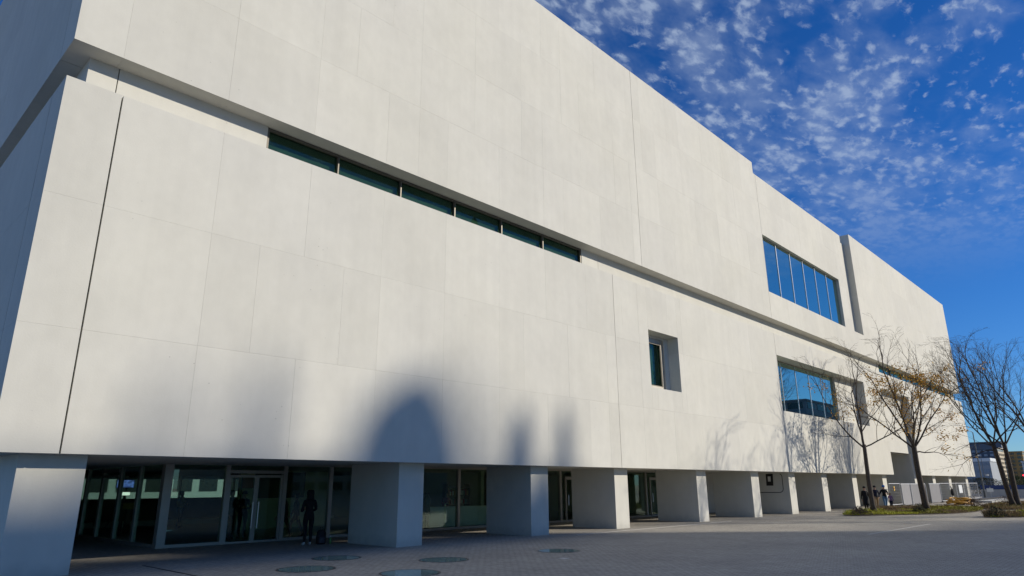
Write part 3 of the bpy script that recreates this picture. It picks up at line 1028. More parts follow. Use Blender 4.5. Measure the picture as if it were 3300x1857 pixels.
def rounded(poly, it=3):
    for _ in range(it):
        q = []
        for i in range(len(poly)):
            a, b = poly[i], poly[(i + 1) % len(poly)]
            q += [(a[0]*.75 + b[0]*.25, a[1]*.75 + b[1]*.25), (a[0]*.25 + b[0]*.75, a[1]*.25 + b[1]*.75)]
        poly = q
    return poly


def build_beds():
    rnd = random.Random(77)
    beds = [(rounded([(42.2, 13.9), (45.5, 11.9), (49, 9.8), (56, 9.6), (61, 11.4), (58, 14.6), (50, 14.9), (44, 15)]), 'planting bed with two trees before the pillars', 'low dry grass and olive ground cover round the two trees', 9000),
            (rounded([(43.8, 8.2), (45.6, 6.2), (52, 3.0), (60, 3.2), (60, 6.2), (50, 7.8)]), 'planting bed cut by the right picture edge', 'yellow sedum and straw grass at the right picture edge', 6500),
            (rounded([(56, 9.4), (59, 7.6), (66, 6.2), (74, 8.6), (72, 11.6), (62, 11.2)]), 'planting bed round the twin-stemmed tree', 'dull green and brown ground cover round the twin-stemmed tree', 5000)]
    for bi, (poly, lab, slab, n) in enumerate(beds):
        cx = sum(p[0] for p in poly) / len(poly); cy = sum(p[1] for p in poly) / len(poly)
        m = MB(); N = len(poly)
        for s, z in ((1.0, 0.001), (.985, .03), (.7, .07), (.3, .10)):
            for p in poly: m.v.append((cx + (p[0]-cx)*s, cy + (p[1]-cy)*s, z))
        for r in range(3):
            for i in range(N):
                j = (i + 1) % N
                m.f.append((r*N+i, r*N+j, (r+1)*N+j, (r+1)*N+i))
        m.f.append(tuple(3*N + i for i in range(N)))
        o = m.build('planting_bed', SOIL); tag(o, lab, kind='structure')
        kinds = {'o': MB(), 'y': MB(), 's': MB()}
        x0, x1 = min(p[0] for p in poly), max(p[0] for p in poly); y0, y1 = min(p[1] for p in poly), max(p[1] for p in poly)
        # drift centres so that each kind grows in patches
        cents = [(rnd.uniform(x0, x1), rnd.uniform(y0, y1), rnd.choice('oyoyyyso' if bi == 0 else ('yyyos' if bi == 1 else 'oossso')), rnd.uniform(.6, 1.3)) for _ in range(46)]
        c = 0
        while c < n:
            x, y = rnd.uniform(x0, x1), rnd.uniform(y0, y1)
            if not inside(poly, x, y): continue
            ct = min(cents, key=lambda q: (q[0]-x)**2 + (q[1]-y)**2 + rnd.uniform(0, .5))
            k = ct[2]; hs = ct[3]
            c += 1
            z = .05
            if k == 's':
                h = rnd.uniform(.14, .32) * hs
                for _ in range(3):
                    a = rnd.uniform(0, 6.3); t = rnd.uniform(.1, .5)
                    d = Vector((math.cos(a)*t, math.sin(a)*t, 1)).normalized()
                    s_ = Vector((-math.sin(a), math.cos(a), 0)) * .008
                    p = Vector((x + rnd.uniform(-.06, .06), y + rnd.uniform(-.06, .06), z))
                    kinds[k].poly([p - s_, p + s_, p + d*h*.6 + s_*.7, p + d*h + Vector((math.cos(a), math.sin(a), -.3))*h*.15])
            else:
                h = rnd.uniform(.06, .2) * hs * (1.25 if k == 'o' else 1.0)
                for _ in range(4):
                    a = rnd.uniform(0, 6.3)
                    p = Vector((x + rnd.uniform(-.1, .1), y + rnd.uniform(-.1, .1), z + h * rnd.uniform(.1, 1)))
                    n_ = Vector((rnd.uniform(-1, 1), rnd.uniform(-1, 1), rnd.uniform(.2, 1.2))).normalized()
                    u = n_.orthogonal().normalized(); u = Quaternion(n_, a) @ u; w = n_.cross(u)
                    s_ = rnd.uniform(.02, .045)
                    kinds[k].poly([p - u*s_, p + w*s_*.6, p + u*s_, p - w*s_*.6])
        e = kinds['o']
        for k, mt, nm, ll in (('o', G_OLIVE, 'ground_cover', 'olive'), ('y', G_YEL, 'sedum', 'yellow-green'), ('s', G_STRAW, 'dry_grass', 'straw-brown')):
            if not kinds[k].f: continue
            o = kinds[k].build(nm, mt)
            where = ('in the bed with two trees', 'in the bed at the right edge', 'round the twin-stemmed tree')[bi]
            tag(o, ll + ' ' + nm.replace('_', ' ') + ' growing ' + where, nm.replace('_', ' '), kind='stuff')
    # fallen leaves lying on the paving near the trees
    lt = MB()
    for _ in range(1500):
        cx, cy = rnd.choice([(45.6, 13.5), (51.5, 12.1), (51.5, 12.1), (61, 8.8), (50, 8)])
        x, y = rnd.gauss(cx, 5.5), rnd.gauss(cy, 3.8)
        if y > 22: continue
        a = rnd.uniform(0, 6.3); s_ = rnd.uniform(.03, .07); zz = .012
        u = Vector((math.cos(a), math.sin(a), rnd.uniform(-.1, .1))); w = Vector((-math.sin(a), math.cos(a), rnd.uniform(-.1, .1)))
        p = Vector((x, y, zz)); lt.poly([p - u*s_, p + w*s_*.35, p + u*s_, p - w*s_*.35])
    tag(lt.build('leaf_litter', mat('fallen_leaf', (.40, .22, .05), .8, island=True, color2=(.18, .10, .04))), 'fallen yellow-brown leaves scattered round the trees', 'leaf litter', kind='stuff')
    # single dark shrubs
    def shrub(x, y, r, h, label, mt=G_DARK):
        e = empty('shrub', (x, y, .08)); tag(e, label, 'shrub', 'shrubs in the planting beds')
        m = MB(); st = MB()
        for _ in range(14):
            a = rnd.uniform(0, 6.3); q = rnd.uniform(.2, .9) * r
            st.tube([(x, y, .05), (x + math.cos(a)*q*.5, y + math.sin(a)*q*.5, .08 + h*.5), (x + math.cos(a)*q, y + math.sin(a)*q, .08 + h*rnd.uniform(.6, .95))], [.012, .008, .004], 4, False)
        for _ in range(900):
            a = rnd.uniform(0, 6.3); t = rnd.random() ** .5; zz = rnd.random()
            rr = r * t * math.sqrt(max(0, 1 - (zz*.95) ** 2)) * (1 + .25*math.sin(3*a + x))
            p = Vector((x + math.cos(a)*rr, y + math.sin(a)*rr, .08 + h*zz*(.8 + .3*math.sin(2.1*a))))
            n_ = Vector((rnd.uniform(-1, 1), rnd.uniform(-1, 1), rnd.uniform(-.2, 1))).normalized()
            u = n_.orthogonal().normalized(); w = n_.cross(u); s_ = rnd.uniform(.02, .045)
            m.poly([p - u*s_, p + w*s_*.5, p + u*s_, p - w*s_*.5])
        st.build('stem', BARK, e); m.build('foliage', mt, e)
    shrub(47.6, 11.6, .5, .5, 'low dark shrub at the front of the bed between the two trees')
    shrub(44.9, 7.4, .5, .48, 'dark shrub at the left tip of the right-hand bed')
    shrub(43.2, 13.6, .55, .42, 'dull brown shrub at the left tip of the bed with two trees', mat('brown_leaf', (.06, .04, .03), .85, island=True, color2=(.10, .07, .05)))
    shrub(57.5, 10.6, .8, .75, 'rust-brown bush beside the construction fence', mat('rust_leaf', (.13, .07, .035), .85, island=True, color2=(.08, .045, .03)))
    shrub(66.0, 10.0, .9, .7, 'brown bush in the bed before the street', mat('rust_leaf', (.13, .07, .035)))
    # bushes far behind by the street
    for (x, y, r, h, l) in ((128, 17.5, 2.2, 2.5, 'dark green bush behind the blue hoarding'), (121, 20.6, 3.0, 2.3, 'dark bush right behind the museum end')):
        e = empty('street_bush', (x, y, 0)); tag(e, l, 'bush', 'bushes along the street')
        m = MB(); st = MB()
        for _ in range(10):
            a = rnd.uniform(0, 6.3); q = rnd.uniform(.3, .8) * r
            st.tube([(x, y, 0), (x + math.cos(a)*q*.4, y + math.sin(a)*q*.4, h*.4), (x + math.cos(a)*q, y + math.sin(a)*q, h*.85)], [.05, .03, .01], 4, False)
        for _ in range(6000):
            a = rnd.uniform(0, 6.3); t = rnd.random() ** .5; zz = rnd.random()
            rr = r * t * math.sqrt(max(0, 1 - (zz*1.5 - .5) ** 2)) * (1 + .25*math.sin(3*a + x))
            p = Vector((x + math.cos(a)*rr, y + math.sin(a)*rr, .2 + h*zz))
            n_ = Vector((rnd.uniform(-1, 1), rnd.uniform(-1, 1), rnd.uniform(-.2, 1))).normalized()
            u = n_.orthogonal().normalized(); w = n_.cross(u); s_ = rnd.uniform(.04, .08)
            m.poly([p - u*s_, p + w*s_*.5, p + u*s_, p - w*s_*.5])
        st.build('stem', BARK, e); m.build('foliage', mat('bush_green', (.035, .055, .018), .8, island=True, color2=(.06, .08, .02)) if 'green' in l else G_DARK, e)


build_beds()


# ------------------------------------------------------------------ construction fence and street things
def build_site():
    hoard = mat('grey_hoarding', (0.24, 0.24, 0.25), 0.7, 0, 0.06, 1.5)
    hoard2 = mat('dark_grey_hoarding', (0.19, 0.19, 0.20), 0.7, 0, 0.06, 1.5)
    yel = mat('yellow_tag', (0.75, 0.48, 0.03), 0.6)
    y = 16.75
    def mesh_panel(x0, x1, lab, y=y):
        e = empty('fence_panel', ((x0 + x1) / 2, y, 0)); tag(e, lab, 'fence', 'temporary fence under the museum end')
        f = MB().tube([(x0, y, .1), (x0, y, 1.75)], .022, 6).tube([(x1, y, .1), (x1, y, 1.75)], .022, 6).tube([(x0, y, 1.75), (x1, y, 1.75)], .022, 6).tube([(x0, y, .15), (x1, y, .15)], .02, 6)
        f.build('frame', GALV, e)
        w = MB(); n = int((x1 - x0) / .16)
        for k in range(1, n): w.box(x0 + (x1-x0)*k/n - .0025, x0 + (x1-x0)*k/n + .0025, y - .003, y + .003, .15, 1.75)
        for k in range(1, 7): w.box(x0, x1, y - .0055, y - .003, .15 + 1.6*k/7 - .0025, .15 + 1.6*k/7 + .0025)
        w.build('wire_mesh', GALV, e)
        ft = MB().box(x0 - .3, x0 + .3, y - .12, y + .12, 0, .13).build('foot', mat('rubber_foot', (.02, .02, .02), .9), e)
    mesh_panel(61.0, 64.0, 'open wire fence panel with yellow tags beside the walkers')
    mesh_panel(77.2, 81.0, 'wire fence panel beyond the two grey hoarding sheets')
    mesh_panel(81.1, 84.0, 'wire fence panel carrying the black bag')
    mesh_panel(84.1, 87.4, 'wire fence panel carrying the white notice')
    mesh_panel(87.5, 90.4, 'wire fence panel second from the museum end')
    mesh_panel(90.5, 94.6, 'wire fence panel at the museum end')
    for (x0, x1, mt, lab) in ((64.15, 66.9, hoard, 'pale grey hoarding sheet beside the wire fence'), (67.0, 71.8, hoard2, 'dark grey hoarding sheet beneath the portal'), (73.2, 77.1, hoard2, 'dark grey hoarding sheet right of the orange-leaved tree'), ):
        e = empty('hoarding_sheet', ((x0+x1)/2, y, 0)); tag(e, lab, 'hoarding', 'hoarding sheets under the museum')
        box('sheet', x0, x1, y - .03, y + .03, .06, 1.68, mt, e)
        box('top_rail', x0, x1, y - .05, y + .05, 1.681, 1.76, GALV, e)
        MB().box(x0, x0 + .06, y - .09, y - .031, .0, 1.67).box(x1 - .06, x1, y - .09, y - .031, 0, 1.67).build('post', GALV, e)
    tg = empty('warning_tag', (62.2, y - .03, 1.3)); tag(tg, 'small yellow tag hanging on the wire fence', 'tag')
    box('tag_plate', 62.1, 62.3, y - .05, y - .03, 1.2, 1.55, yel, tg); box('tag_band', 62.1, 62.3, y - .055, y - .051, 1.33, 1.40, mat('red_band', (.5, .05, .03), .6), tg)
    n = empty('notice_board', (85.5, y - .04, 1.1)); tag(n, 'blank white notice tied to the fence', 'notice')
    box('board', 84.9, 86.4, y - .06, y - .04, .80, 1.55, WHITE, n); MB().box(84.86, 86.44, y - .045, y - .035, .76, 1.59).build('edge', GALV, n)
    # black bag on the fence
    b = empty('black_bag', (81.0, y - .2, .6)); tag(b, 'black bag hung on the fence beside the white notice', 'bag')
    MB().lathe([(.08, .55), (.24, .58), (.3, .75), (.28, 1.0), (.2, 1.18), (.1, 1.25)], (81.0, y - .22, 0), 12, 1, .5).build('bag_body', mat('black_cloth', (.012, .012, .014), .9), b, True)
    MB().tube([(80.9, y - .2, 1.2), (80.9, y - .1, 1.5), (81.1, y - .1, 1.5), (81.1, y - .2, 1.2)], .015, 5).build('strap', mat('black_cloth', (.012, .012, .014)), b)
    # orange-yellow heap of hoses
    hp = empty('orange_hose_heap', (70.5, 14.0, 0)); tag(hp, 'heap of orange and yellow hose lying beside the rust-brown bush', 'hose')
    rnd = random.Random(9); m = MB()
    for k in range(7):
        pts = []; r = rnd.uniform(.5, .9); cx, cy = 70.5 + rnd.uniform(-.4, .4), 14.0 + rnd.uniform(-.4, .4)
        for i in range(15):
            a = i * .48 + k
            pts.append((cx + r*math.cos(a)*1.2, cy + r*math.sin(a), .08 + .07*k + .06*math.sin(a*2 + k)))
        m.tube(pts, .055, 6)
    m.build('hose', mat('orange_hose', (.42, .19, .02), .6, color2=(.5, .3, .03)), hp, True)
    MB().lathe([(.3, 0), (.35, .1), (.3, .4), (.12, .45)], (70.2, 13.9, 0), 12).build('reel', DARKM, hp)
    # grey kerb stones and low platform at the museum end
    kb = empty('low_platform', (84, 13.6, 0)); tag(kb, 'low pale platform lying before the fence end', 'platform')
    MB().box(78, 92, 12.9, 14.2, 0, .16).build('slab', mat('pale_board', (.42, .42, .40), .7), kb); MB().box(80, 95, 14.6, 15.0, 0, .3).build('kerb', DARKM, kb)
    # blue and white hoarding along the street
    xh = 101.0
    blu = mat('blue_hoarding', (0.012, 0.04, 0.16), 0.5, 0, 0.1, 1)
    for i in range(5):
        y1 = 17.6 - i * 2.6
        e = empty('street_hoarding', (xh, y1 - 1.3, 0))
        tag(e, ['blue-topped white hoarding panel nearest the museum end', 'second blue-topped white hoarding panel from the museum', 'middle blue-topped white hoarding panel', 'fourth blue-topped white hoarding panel from the museum', 'blue-topped white hoarding panel at the right picture edge'][i], 'hoarding', 'blue and white hoarding by the street')
        box('lower_sheet', xh, xh + .05, y1 - 2.59, y1, 0.02, 1.02, mat('grey_white_sheet', (.34, .36, .39), .6, 0, .1, 1.5), e)
        box('upper_sheet', xh - .02, xh + .06, y1 - 2.59, y1, 1.021, 1.5, blu, e)
        MB().box(xh - .06, xh - .021, y1 - 2.59, y1 - 2.5, 0, 1.5).build('post', GALV, e)
    # street lamps
    def lamp(x, y, h, arm, label, r=.09):
        e = empty('street_lamp', (x, y, 0)); tag(e, label, 'street lamp', 'street lamps beyond the museum end')
        MB().tube([(x, y, 0), (x, y, .9), (x, y, .95), (x, y, h)], [r*1.5, r*1.5, r, r*.55], 8).build('pole', mat('dark_grey_pole', (.10, .11, .12), .5, .5), e)
        MB().tube([(x, y, h - .05), (x - arm*.3, y + arm*.15, h + .12), (x - arm, y + arm*.5, h + .15)], [.04, .035, .03], 6).build('arm', mat('dark_grey_pole', (.10, .11, .12)), e)
        MB().box(x - arm - .5, x - arm, y + arm*.5 - .12, y + arm*.5 + .12, h + .08, h + .2).build('lamp_head', GALV, e)
    lamp(97.8, 16.75, 7.6, .9, 'tall grey street lamp nearest the museum end')
    lamp(131.0, 22.0, 5.8, .6, 'thin lamp mast behind the tall street lamp', .06)
    lamp(108.0, 17.6, 2.6, .3, 'short lamp post beside the street hoarding', .05)
    # sign by the lamp
    s = empty('street_sign', (99.5, 16.4, 0)); tag(s, 'small white sign plate on a post before the hoarding', 'sign')
    MB().tube([(99.5, 16.4, 0), (99.5, 16.4, 1.3)], .03, 6).build('post', GALV, s); box('plate', 99.44, 99.47, 16.1, 16.75, .75, 1.15, WHITE, s)
    # traffic lights
    for (az, d, h, col, lab) in ((82.0, 150, 2.75, (0.0, .8, .35), 'traffic light showing green between the trunks'), (82.62, 150, 2.7, (.9, .03, .05), 'traffic light showing red at the right edge')):
        a = math.radians(az); x, yy = d*math.sin(a), d*math.cos(a)
        e = empty('traffic_light', (x, yy, 0)); tag(e, lab, 'traffic light', 'traffic lights on the street')
        MB().tube([(x, yy, 0), (x, yy, h - .4)], .05, 6).build('pole', DARKM, e)
        box('signal_head', x - .12, x + .12, yy - .16, yy + .16, h - .4, h + .5, DARKM, e)
        MB().lathe([(.001, -.02), (.13, 0), (.12, .04)], (0, 0, 0), 14).build('lamp_lens', mat('lens_' + lab[-4:].strip(), col, .4, emit=4.0), e).matrix_basis = Matrix.Translation((x - .14, yy, h + (.3 if 'red' in lab else -.25))) @ Matrix.Rotation(math.radians(-90), 4, 'Y')


build_site()


# ------------------------------------------------------------------ people
SKIN = mat('skin', (0.50, 0.30, 0.21), 0.6, 0, 0.06, 20)


def cloth(name, c, rough=0.85):
    return mat(name, c, rough, 0, 0.15, 14, 0.3, 60)


def person(label, pos, yaw, height, top, legs, shoes, group=None, pose=None, hat=None, hair=None, coat=None, hood=None, child=False):
    """standing or walking figure; yaw = heading of the face measured from +Y towards +X (degrees)"""
    pose = pose or {}
    e = empty('person', pos, -math.radians(yaw))
    tag(e, label, 'person', group)
    st = pose.get('stride', 0.06); arm = pose.get('arm', 'down'); bow = pose.get('bow', 0.0)
    V = []; R = []; E_ = []; M = []

    def add(p, r):
        V.append(Vector(p)); R.append(r); return len(V) - 1

    def chain(start, items, m):
        a = start
        for (p, r) in items:
            b = add(p, r); E_.append((a, b)); M.append(m); a = b
        return a
    # unit figure 1.7 m, facing +Y
    pel = add((0, 0, .92), .125)
    chest = chain(pel, [((0, .0, 1.08), .128), ((0, .01 + bow*.2, 1.24), .145), ((0, .0 + bow*.35, 1.36), .12)], 0)
    neck = chain(chest, [((0, .015 + bow*.5, 1.455), .052)], 2)
    head = chain(neck, [((0, .03 + bow*.7, 1.54), .078), ((0, .03 + bow*.8, 1.61), .088), ((0, .02 + bow*.85, 1.665), .062)], 2)
    nose = chain(len(V) - 2, [((0, .118 + bow*.8, 1.585), .016)], 2)
    for s in (-1, 1):
        f = st * s * pose.get('flip', 1)
        hip = chain(pel, [((s*.10, 0, .86), .105)], 1)
        chain(hip, [((s*.105, f*.55 + .02, .66), .088), ((s*.105, f*.8 + .03*(f > 0), .48), .066), ((s*.105, f*.9 - (.06 if f < -.1 else 0), .28), .058), ((s*.105, f*1.0 - (.10 if f < -.1 else 0), .10 + (.05 if f < -.1 else 0)), .042)], 1)
        ank = len(V) - 1
        ay = V[ank].y
        chain(ank, [((s*.108, ay + .02, .05 + (.05 if f < -.1 else 0)), .046), ((s*.115, ay + .12, .035), .042), ((s*.12, ay + .19, .03), .03)], 3)
        sh = chain(chest, [((s*.17, bow*.35, 1.36), .068)], 0)
        g = -f * .8
        mode = arm if isinstance(arm, str) else arm[0 if s < 0 else 1]
        if mode == 'front':
            pts = [((s*.235, .02 + bow*.3, 1.12), .052), ((s*.19, .20 + bow*.3, 1.06), .043), ((s*.09, .30 + bow*.3, 1.10), .036)]
        elif mode == 'pocket':
            pts = [((s*.27, -.06, 1.12), .054), ((s*.235, .06, .95), .046), ((s*.20, .10, .90), .04)]
        elif mode == 'side':
            pts = [((s*.30, -.02, 1.14), .052), ((s*.40, .08, 1.0), .042), ((s*.46, .12, .90), .036)]
        else:
            pts = [((s*.22, g*.4, 1.12), .052), ((s*.24, g*.8 + .03, .94), .043), ((s*.235, g + .06, .84), .036)]
        wr = chain(sh, pts, 0)
        w = V[wr]; d = (V[wr] - V[wr - 1]).normalized()
        palm = chain(wr, [(tuple(w + d*.05), .032), (tuple(w + d*.085), .030)], 2)
        side = d.cross(Vector((s, 0, .2))).normalized()
        cin = Vector((-s, 0, 0))
        for k in range(4):
            o = side * (.027 - .018*k)
            ln = (.036, .042, .038, .03)[k]
            chain(palm, [(tuple(w + d*.10 + o), .0095), (tuple(w + d*(.10 + ln) + o + cin*.008), .009), (tuple(w + d*(.10 + ln*1.7) + o + cin*.028), .0075)], 2)
        chain(palm - 1, [(tuple(w + d*.06 + side*.042), .011), (tuple(w + d*.10 + side*.05 + cin*.012), .009)], 2)
    me = bpy.data.meshes.new('body')
    me.from_pydata([tuple(v) for v in V], E_, [])
    o = bpy.data.objects.new('body', me); COL.objects.link(o)
    sk = o.modifiers.new('skin', 'SKIN')
    sk.use_smooth_shade = True
    for i, sv in enumerate(me.skin_vertices[0].data):
        sv.radius = (R[i], R[i]); sv.use_root = (i == 0)
    ss = o.modifiers.new('sub', 'SUBSURF'); ss.levels = 1; ss.render_levels = 1
    dg = bpy.context.evaluated_depsgraph_get()
    nm = bpy.data.meshes.new_from_object(o.evaluated_get(dg))
    bpy.data.objects.remove(o)
    for m in (top, legs, SKIN, shoes): nm.materials.append(m)
    segs = [(V[a], V[b], R[a], R[b], M[i]) for i, (a, b) in enumerate(E_)]
    for p in nm.polygons:
        c = p.center; best = None
        for (a, b, ra, rb, m_) in segs:
            ab = b - a; t = max(0, min(1, (c - a).dot(ab) / max(1e-9, ab.dot(ab))))
            dd = (c - (a + ab*t)).length - (ra + (rb-ra)*t)
            if best is None or dd < best[0]: best = (dd, m_)
        p.material_index = best[1]; p.use_smooth = True
    sc = height / 1.715
    body = bpy.data.objects.new('body', nm); COL.objects.link(body); body.parent = e
    e.scale = (sc, sc, sc)

    def child_obj(mb, name, m):
        oo = mesh_obj(name, mb.v, mb.f, m, None, True); oo.parent = e
    hy = .02 + bow * .82
    if hat:
        child_obj(MB().lathe([(.097, 1.60), (.104, 1.62), (.103, 1.66), (.092, 1.70), (.06, 1.735), (.02, 1.745)], (0, hy, 0), 14), 'hat', hat)
    if hair:
        child_obj(MB().lathe([(.08, 1.50), (.10, 1.56), (.106, 1.62), (.10, 1.68), (.07, 1.71), (.02, 1.72)], (0, hy - .028, 0), 14, 1, .86), 'hair', hair)
    if hood:
        m = MB().lathe([(.13, 1.40), (.125, 1.47), (.118, 1.55), (.128, 1.62), (.118, 1.69), (.08, 1.735), (.02, 1.75)], (0, hy - .025, 0), 16)
        child_obj(m, 'hood', hood)
    if coat:
        m, z0 = coat
        child_obj(MB().lathe([(.205, z0), (.20, z0 + .15), (.185, .80), (.17, 1.0), (.175, 1.15), (.19, 1.28), (.165, 1.38), (.07, 1.45)], (0, .0, 0), 18, 1, .76), 'coat', m)
    return e


def build_people():
    blk = cloth('black_fabric', (.008, .008, .009)); blk2 = cloth('dark_charcoal_fabric', (.02, .02, .022))
    navy = cloth('navy_fabric', (.012, .016, .035)); jean = cloth('light_blue_denim', (.14, .24, .36))
    tan = cloth('tan_fabric', (.36, .25, .13)); yel = cloth('mustard_jacket', (.52, .34, .04))
    blue = cloth('bright_blue_knit', (.02, .18, .55)); lil = cloth('lilac_jacket', (.33, .17, .30)); red = cloth('crimson_jacket', (.20, .01, .04))
    grn = cloth('olive_fabric', (.06, .07, .04)); shoe = cloth('dark_shoe', (.015, .015, .015)); wsh = cloth('white_trainer', (.6, .6, .58)); gry = cloth('grey_fabric', (.12, .12, .13))
    hairm = mat('dark_hair', (.02, .014, .01), .7)
    # waiting in the shade of the building
    person('person in black hooded jacket standing alone outside the entrance glass', (12.05, 20.4, 0), 10, 1.66, blk, blk, wsh, pose={'arm': 'front', 'stride': .02}, hood=blk)
    # walkers at the right
    g = 'people walking beside the planting bed'
    person('person in long black coat and black hat walking past the pillars', (50.3, 15.35, 0), 235, 1.58, blk, blk, shoe, g, {'stride': .1}, hat=blk, coat=(blk, .42))
    person('person in dark jacket and tan trousers half behind the tree trunk', (53.2, 15.55, 0), 240, 1.62, navy, tan, shoe, g, {'stride': .12, 'arm': 'pocket'}, hat=blk2)
    person('person in bright blue knit hat, black jacket and jeans holding a child\'s hand', (54.0, 15.2, 0), 235, 1.64, blk, jean, wsh, g, {'stride': .12, 'arm': ('front', 'side')}, hat=blue)
    person('small child in lilac jacket walking beside the blue-hatted person', (55.1, 15.15, 0), 235, 1.12, lil, navy, shoe, g, {'stride': .1}, hair=mat('fair_hair', (.35, .2, .08), .7))
    # behind the glass
    g = 'people seen through the ground floor glass'
    person('person in mustard yellow jacket seen through the glass left of the doors', (13.2, 33.6, .01), 160, 1.62, yel, blk, shoe, g, {'arm': 'front'}, hair=hairm)
    person('dark figure walking just inside the glass, left of the pair', (12.85, 23.45, .01), 300, 1.58, blk2, blk, shoe, g, {'stride': .22}, hair=hairm)
    person('dark long-haired figure walking just inside the glass, right of the pair', (13.35, 23.5, .01), 300, 1.56, blk2, blk, shoe, g, {'stride': .2, 'flip': -1}, hair=hairm)
    person('dim figure in olive standing behind the left door leaf', (11.55, 24.9, .01), 180, 1.68, grn, grn, shoe, g, {'arm': 'pocket'}, hair=hairm)
    person('dim navy figure in a cap behind the right door leaf', (12.35, 25.6, .01), 200, 1.62, navy, navy, shoe, g, {'arm': 'front'}, hat=navy)
    person('dark figure standing inside beside the hanging olive coat', (19.35, 24.2, .01), 120, 1.62, blk, blk, shoe, g, {'arm': 'front'}, hair=hairm)
    person('person in crimson jacket behind the white counter', (22.4, 25.6, .01), 215, 1.5, red, navy, shoe, g, {'arm': 'front', 'bow': .12}, hair=hairm)
    person('dark figure walking behind glass between the third and fourth slim pillars', (34.6, 23.9, .01), 280, 1.62, navy, blk, shoe, g, {'stride': .2}, hair=hairm)


build_people()


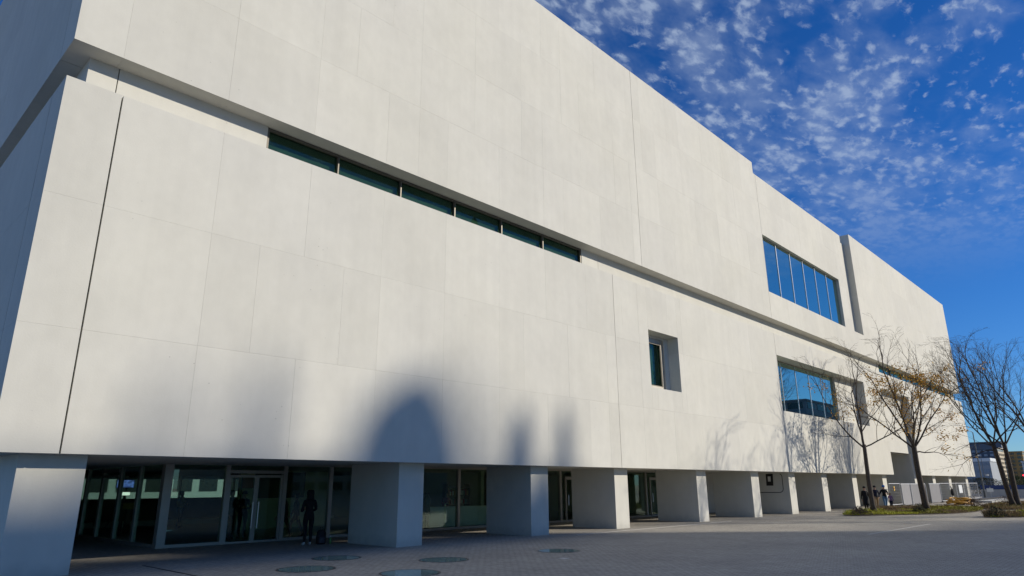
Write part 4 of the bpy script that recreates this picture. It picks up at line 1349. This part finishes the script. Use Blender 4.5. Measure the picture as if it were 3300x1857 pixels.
# ------------------------------------------------------------------ small things by the glass
def build_small():
    bk = mat('black_nylon', (.012, .012, .016), .7)
    e = empty('backpack', (12.55, 20.42, 0)); tag(e, 'black backpack standing on the paving beside the hooded person', 'backpack')
    MB().lathe([(.13, 0), (.165, .04), (.17, .2), (.15, .36), (.09, .43), (.03, .45)], (12.55, 20.42, 0), 14, 1, .72).build('pack_body', bk, e, True)
    MB().lathe([(.09, .03), (.115, .06), (.115, .18), (.08, .23)], (12.52, 20.31, 0), 12, 1, .5).build('front_pocket', mat('grey_nylon', (.05, .05, .06), .7), e, True)
    MB().tube([(12.5, 20.42, .43), (12.5, 20.42, .5), (12.6, 20.42, .5), (12.6, 20.42, .43)], .012, 5).build('carry_loop', bk, e)
    b = empty('drink_bottle', (12.86, 20.36, 0)); tag(b, 'small green drink bottle beside the backpack', 'bottle')
    MB().lathe([(.035, 0), (.037, .02), (.037, .14), (.015, .19), (.015, .21)], (12.86, 20.36, 0), 12).build('bottle_body', mat('green_bottle', (.12, .28, .06), .25), b, True)
    MB().lathe([(.018, .21), (.018, .235)], (12.86, 20.36, 0), 10).build('cap', WHITE, b)
    # reception counter, plinth, long counter
    c = empty('white_counter', (21.6, 25.0, 0)); tag(c, 'white reception counter inside the glass between two pillars', 'counter')
    box('front', 20.3, 24.3, 24.3, 24.36, .02, .82, WHITE, c); box('counter_top', 20.25, 24.35, 24.25, 25.1, .821, .87, WHITE, c); box('light_strip', 21.15, 21.22, 24.285, 24.299, .02, 1.0, mat('cream_strip', (.7, .75, .55), .5), c)
    p = empty('white_plinth', (13, 37, 0)); tag(p, 'long low white plinth crossing the hall behind the doors', 'plinth')
    box('plinth_body', 9.4, 23.4, 36.8, 37.6, .01, .24, WHITE, p)
    l = empty('long_counter', (13, 39, 0)); tag(l, 'long olive-brown counter at the back of the hall', 'counter')
    box('counter_front', 9.2, 23.4, 38.6, 38.7, .01, 1.22, OLIVE, l); box('counter_top', 9.15, 23.45, 38.55, 39.4, 1.221, 1.26, OLIVE, l)
    # book shelf
    s = empty('book_shelf', (23.7, 25.2, 0)); tag(s, 'tall dark shelf of small goods inside the glass', 'shelf')
    m = MB().box(23.0, 23.05, 26.2, 26.6, 0.01, 1.9).box(24.45, 24.5, 26.2, 26.6, 0.01, 1.9)
    for z in (.1, .5, .9, 1.3, 1.7): m.box(23.05, 24.45, 26.2, 26.6, z, z + .03)
    m.build('rack', DARKM, s)
    rnd = random.Random(4)
    cols = [mat('goods_%s' % n, c, .6) for n, c in (('ochre', (.35, .25, .06)), ('red', (.3, .04, .03)), ('white', (.6, .6, .55)), ('teal', (.03, .16, .16)))]
    for z in (.13, .53, .93, 1.33):
        x = 23.1
        while x < 24.35:
            w = rnd.uniform(.06, .14); box('book', x, x + w - .01, 26.25, 26.5, z + .001, z + rnd.uniform(.18, .3), rnd.choice(cols), s); x += w
    # hanging coat with rack
    r = empty('coat_stand', (19.9, 24.1, 0)); tag(r, 'coat stand with an olive coat just inside the glass', 'coat stand')
    MB().tube([(19.9, 24.1, 0.01), (19.9, 24.1, 1.5)], .02, 6).tube([(19.7, 24.1, 1.45), (20.1, 24.1, 1.45)], .015, 5).build('stand', DARKM, r)
    MB().lathe([(.10, .55), (.16, .7), (.15, 1.0), (.17, 1.25), (.05, 1.42)], (19.92, 24.05, 0), 12, 1, .55).build('coat', cloth('olive_coat', (.12, .14, .08)), r, True)
    # pictures and screen in the hall
    d = empty('dark_picture', (15, 30, 1.6)); tag(d, 'large dark green picture hanging inside beside the doors', 'picture')
    box('canvas', 14.9, 17.3, 29.9, 29.93, 1.35, 2.4, mat('dark_green_canvas', (.02, .03, .012), .6, 0, .6, 3, color2=(.07, .08, .02)), d); MB().box(14.86, 17.34, 29.93, 29.97, 1.31, 2.44).build('picture_frame', DARKM, d)
    o = empty('orange_poster', (13.6, 30, 1.9)); tag(o, 'dull orange poster visible through the right door leaf', 'poster')
    box('sheet', 13.35, 13.85, 28.0, 28.02, 1.75, 2.15, mat('orange_print', (.35, .10, .03), .6), o); MB().box(13.34, 13.36, 27.99, 28.03, 0.01, 2.2).build('stand_pole', DARKM, o)
    sc = empty('lit_screen', (10.2, 31, 1.9)); tag(sc, 'glowing blue screen inside the glass corner', 'screen')
    box('screen_face', 10.05, 10.7, 32.5, 32.52, 1.80, 2.10, mat('blue_screen', (.05, .10, .55), .4, 0, .9, 9, emit=.8, color2=(.2, .35, .8)), sc); box('screen_case', 10.02, 10.73, 32.521, 32.58, 1.77, 2.13, DARKM, sc); MB().tube([(10.45, 32.55, .01), (10.45, 32.55, 1.77)], .03, 6).build('stand_pole', DARKM, sc)
    lb = empty('lit_sign_box', (9.6, 30.2, 1.4)); tag(lb, 'small glowing white sign box inside the glass corner below the screen', 'sign')
    box('sign_face', 9.45, 9.85, 30.2, 30.22, 1.50, 1.62, mat('lit_white_sign', (.75, .85, .8), .5, emit=1.6), lb); box('sign_case', 9.43, 9.87, 30.221, 30.3, 1.48, 1.64, DARKM, lb); MB().tube([(9.65, 30.26, .01), (9.65, 30.26, 1.48)], .025, 6).build('stand_pole', DARKM, lb)
    yb = empty('yellow_display', (10.3, 31.4, 0)); tag(yb, 'mustard yellow display block inside the glass corner', 'display')
    box('display_body', 10.0, 10.6, 31.3, 31.6, .95, 1.2, mat('mustard_block', (.6, .4, .04), .5), yb); box('display_leg', 10.2, 10.4, 31.38, 31.5, .01, .949, DARKM, yb)
    # bicycle in the hall
    bx, by = 10.7, 36.0
    bi = empty('bicycle', (bx, by, 0)); tag(bi, 'dark bicycle parked inside behind the glass corner', 'bicycle')
    tyre = mat('tyre_rubber', (.012, .012, .012), .9)
    def wheel(cx):
        n = 28; m = MB()
        pts = [(cx + .3*math.cos(2*math.pi*k/n), by, .31 + .3*math.sin(2*math.pi*k/n)) for k in range(n + 1)]
        m.tube(pts, .02, 6, False); w = m.build('wheel', tyre, bi, True)
        sp = MB()
        for k in range(12):
            a = math.pi*2*k/12; sp.tube([(cx, by, .31), (cx + .29*math.cos(a), by, .31 + .29*math.sin(a))], .003, 3, False)
        sp.build('spokes', GALV, w)
    wheel(bx); wheel(bx - 1.0)
    MB().tube([(bx, by, .31), (bx - .15, by, .85)], .018).tube([(bx - .13, by, .78), (bx - .62, by, .75), (bx - 1.0, by, .31), (bx - .55, by, .3), (bx - .13, by, .72)], .016).tube([(bx - .55, by, .3), (bx - .66, by, .9)], .016).build('frame', DARKM, bi)
    MB().tube([(bx - .12, by - .25, .95), (bx - .15, by, .92), (bx - .12, by + .25, .95)], .014).tube([(bx - .15, by, .85), (bx - .15, by, .93)], .014).build('handlebar', DARKM, bi)
    MB().lathe([(.03, .9), (.09, .92), (.08, .95)], (bx - .68, by, 0), 10, 1.4, .8).build('saddle', bk, bi)


build_small()
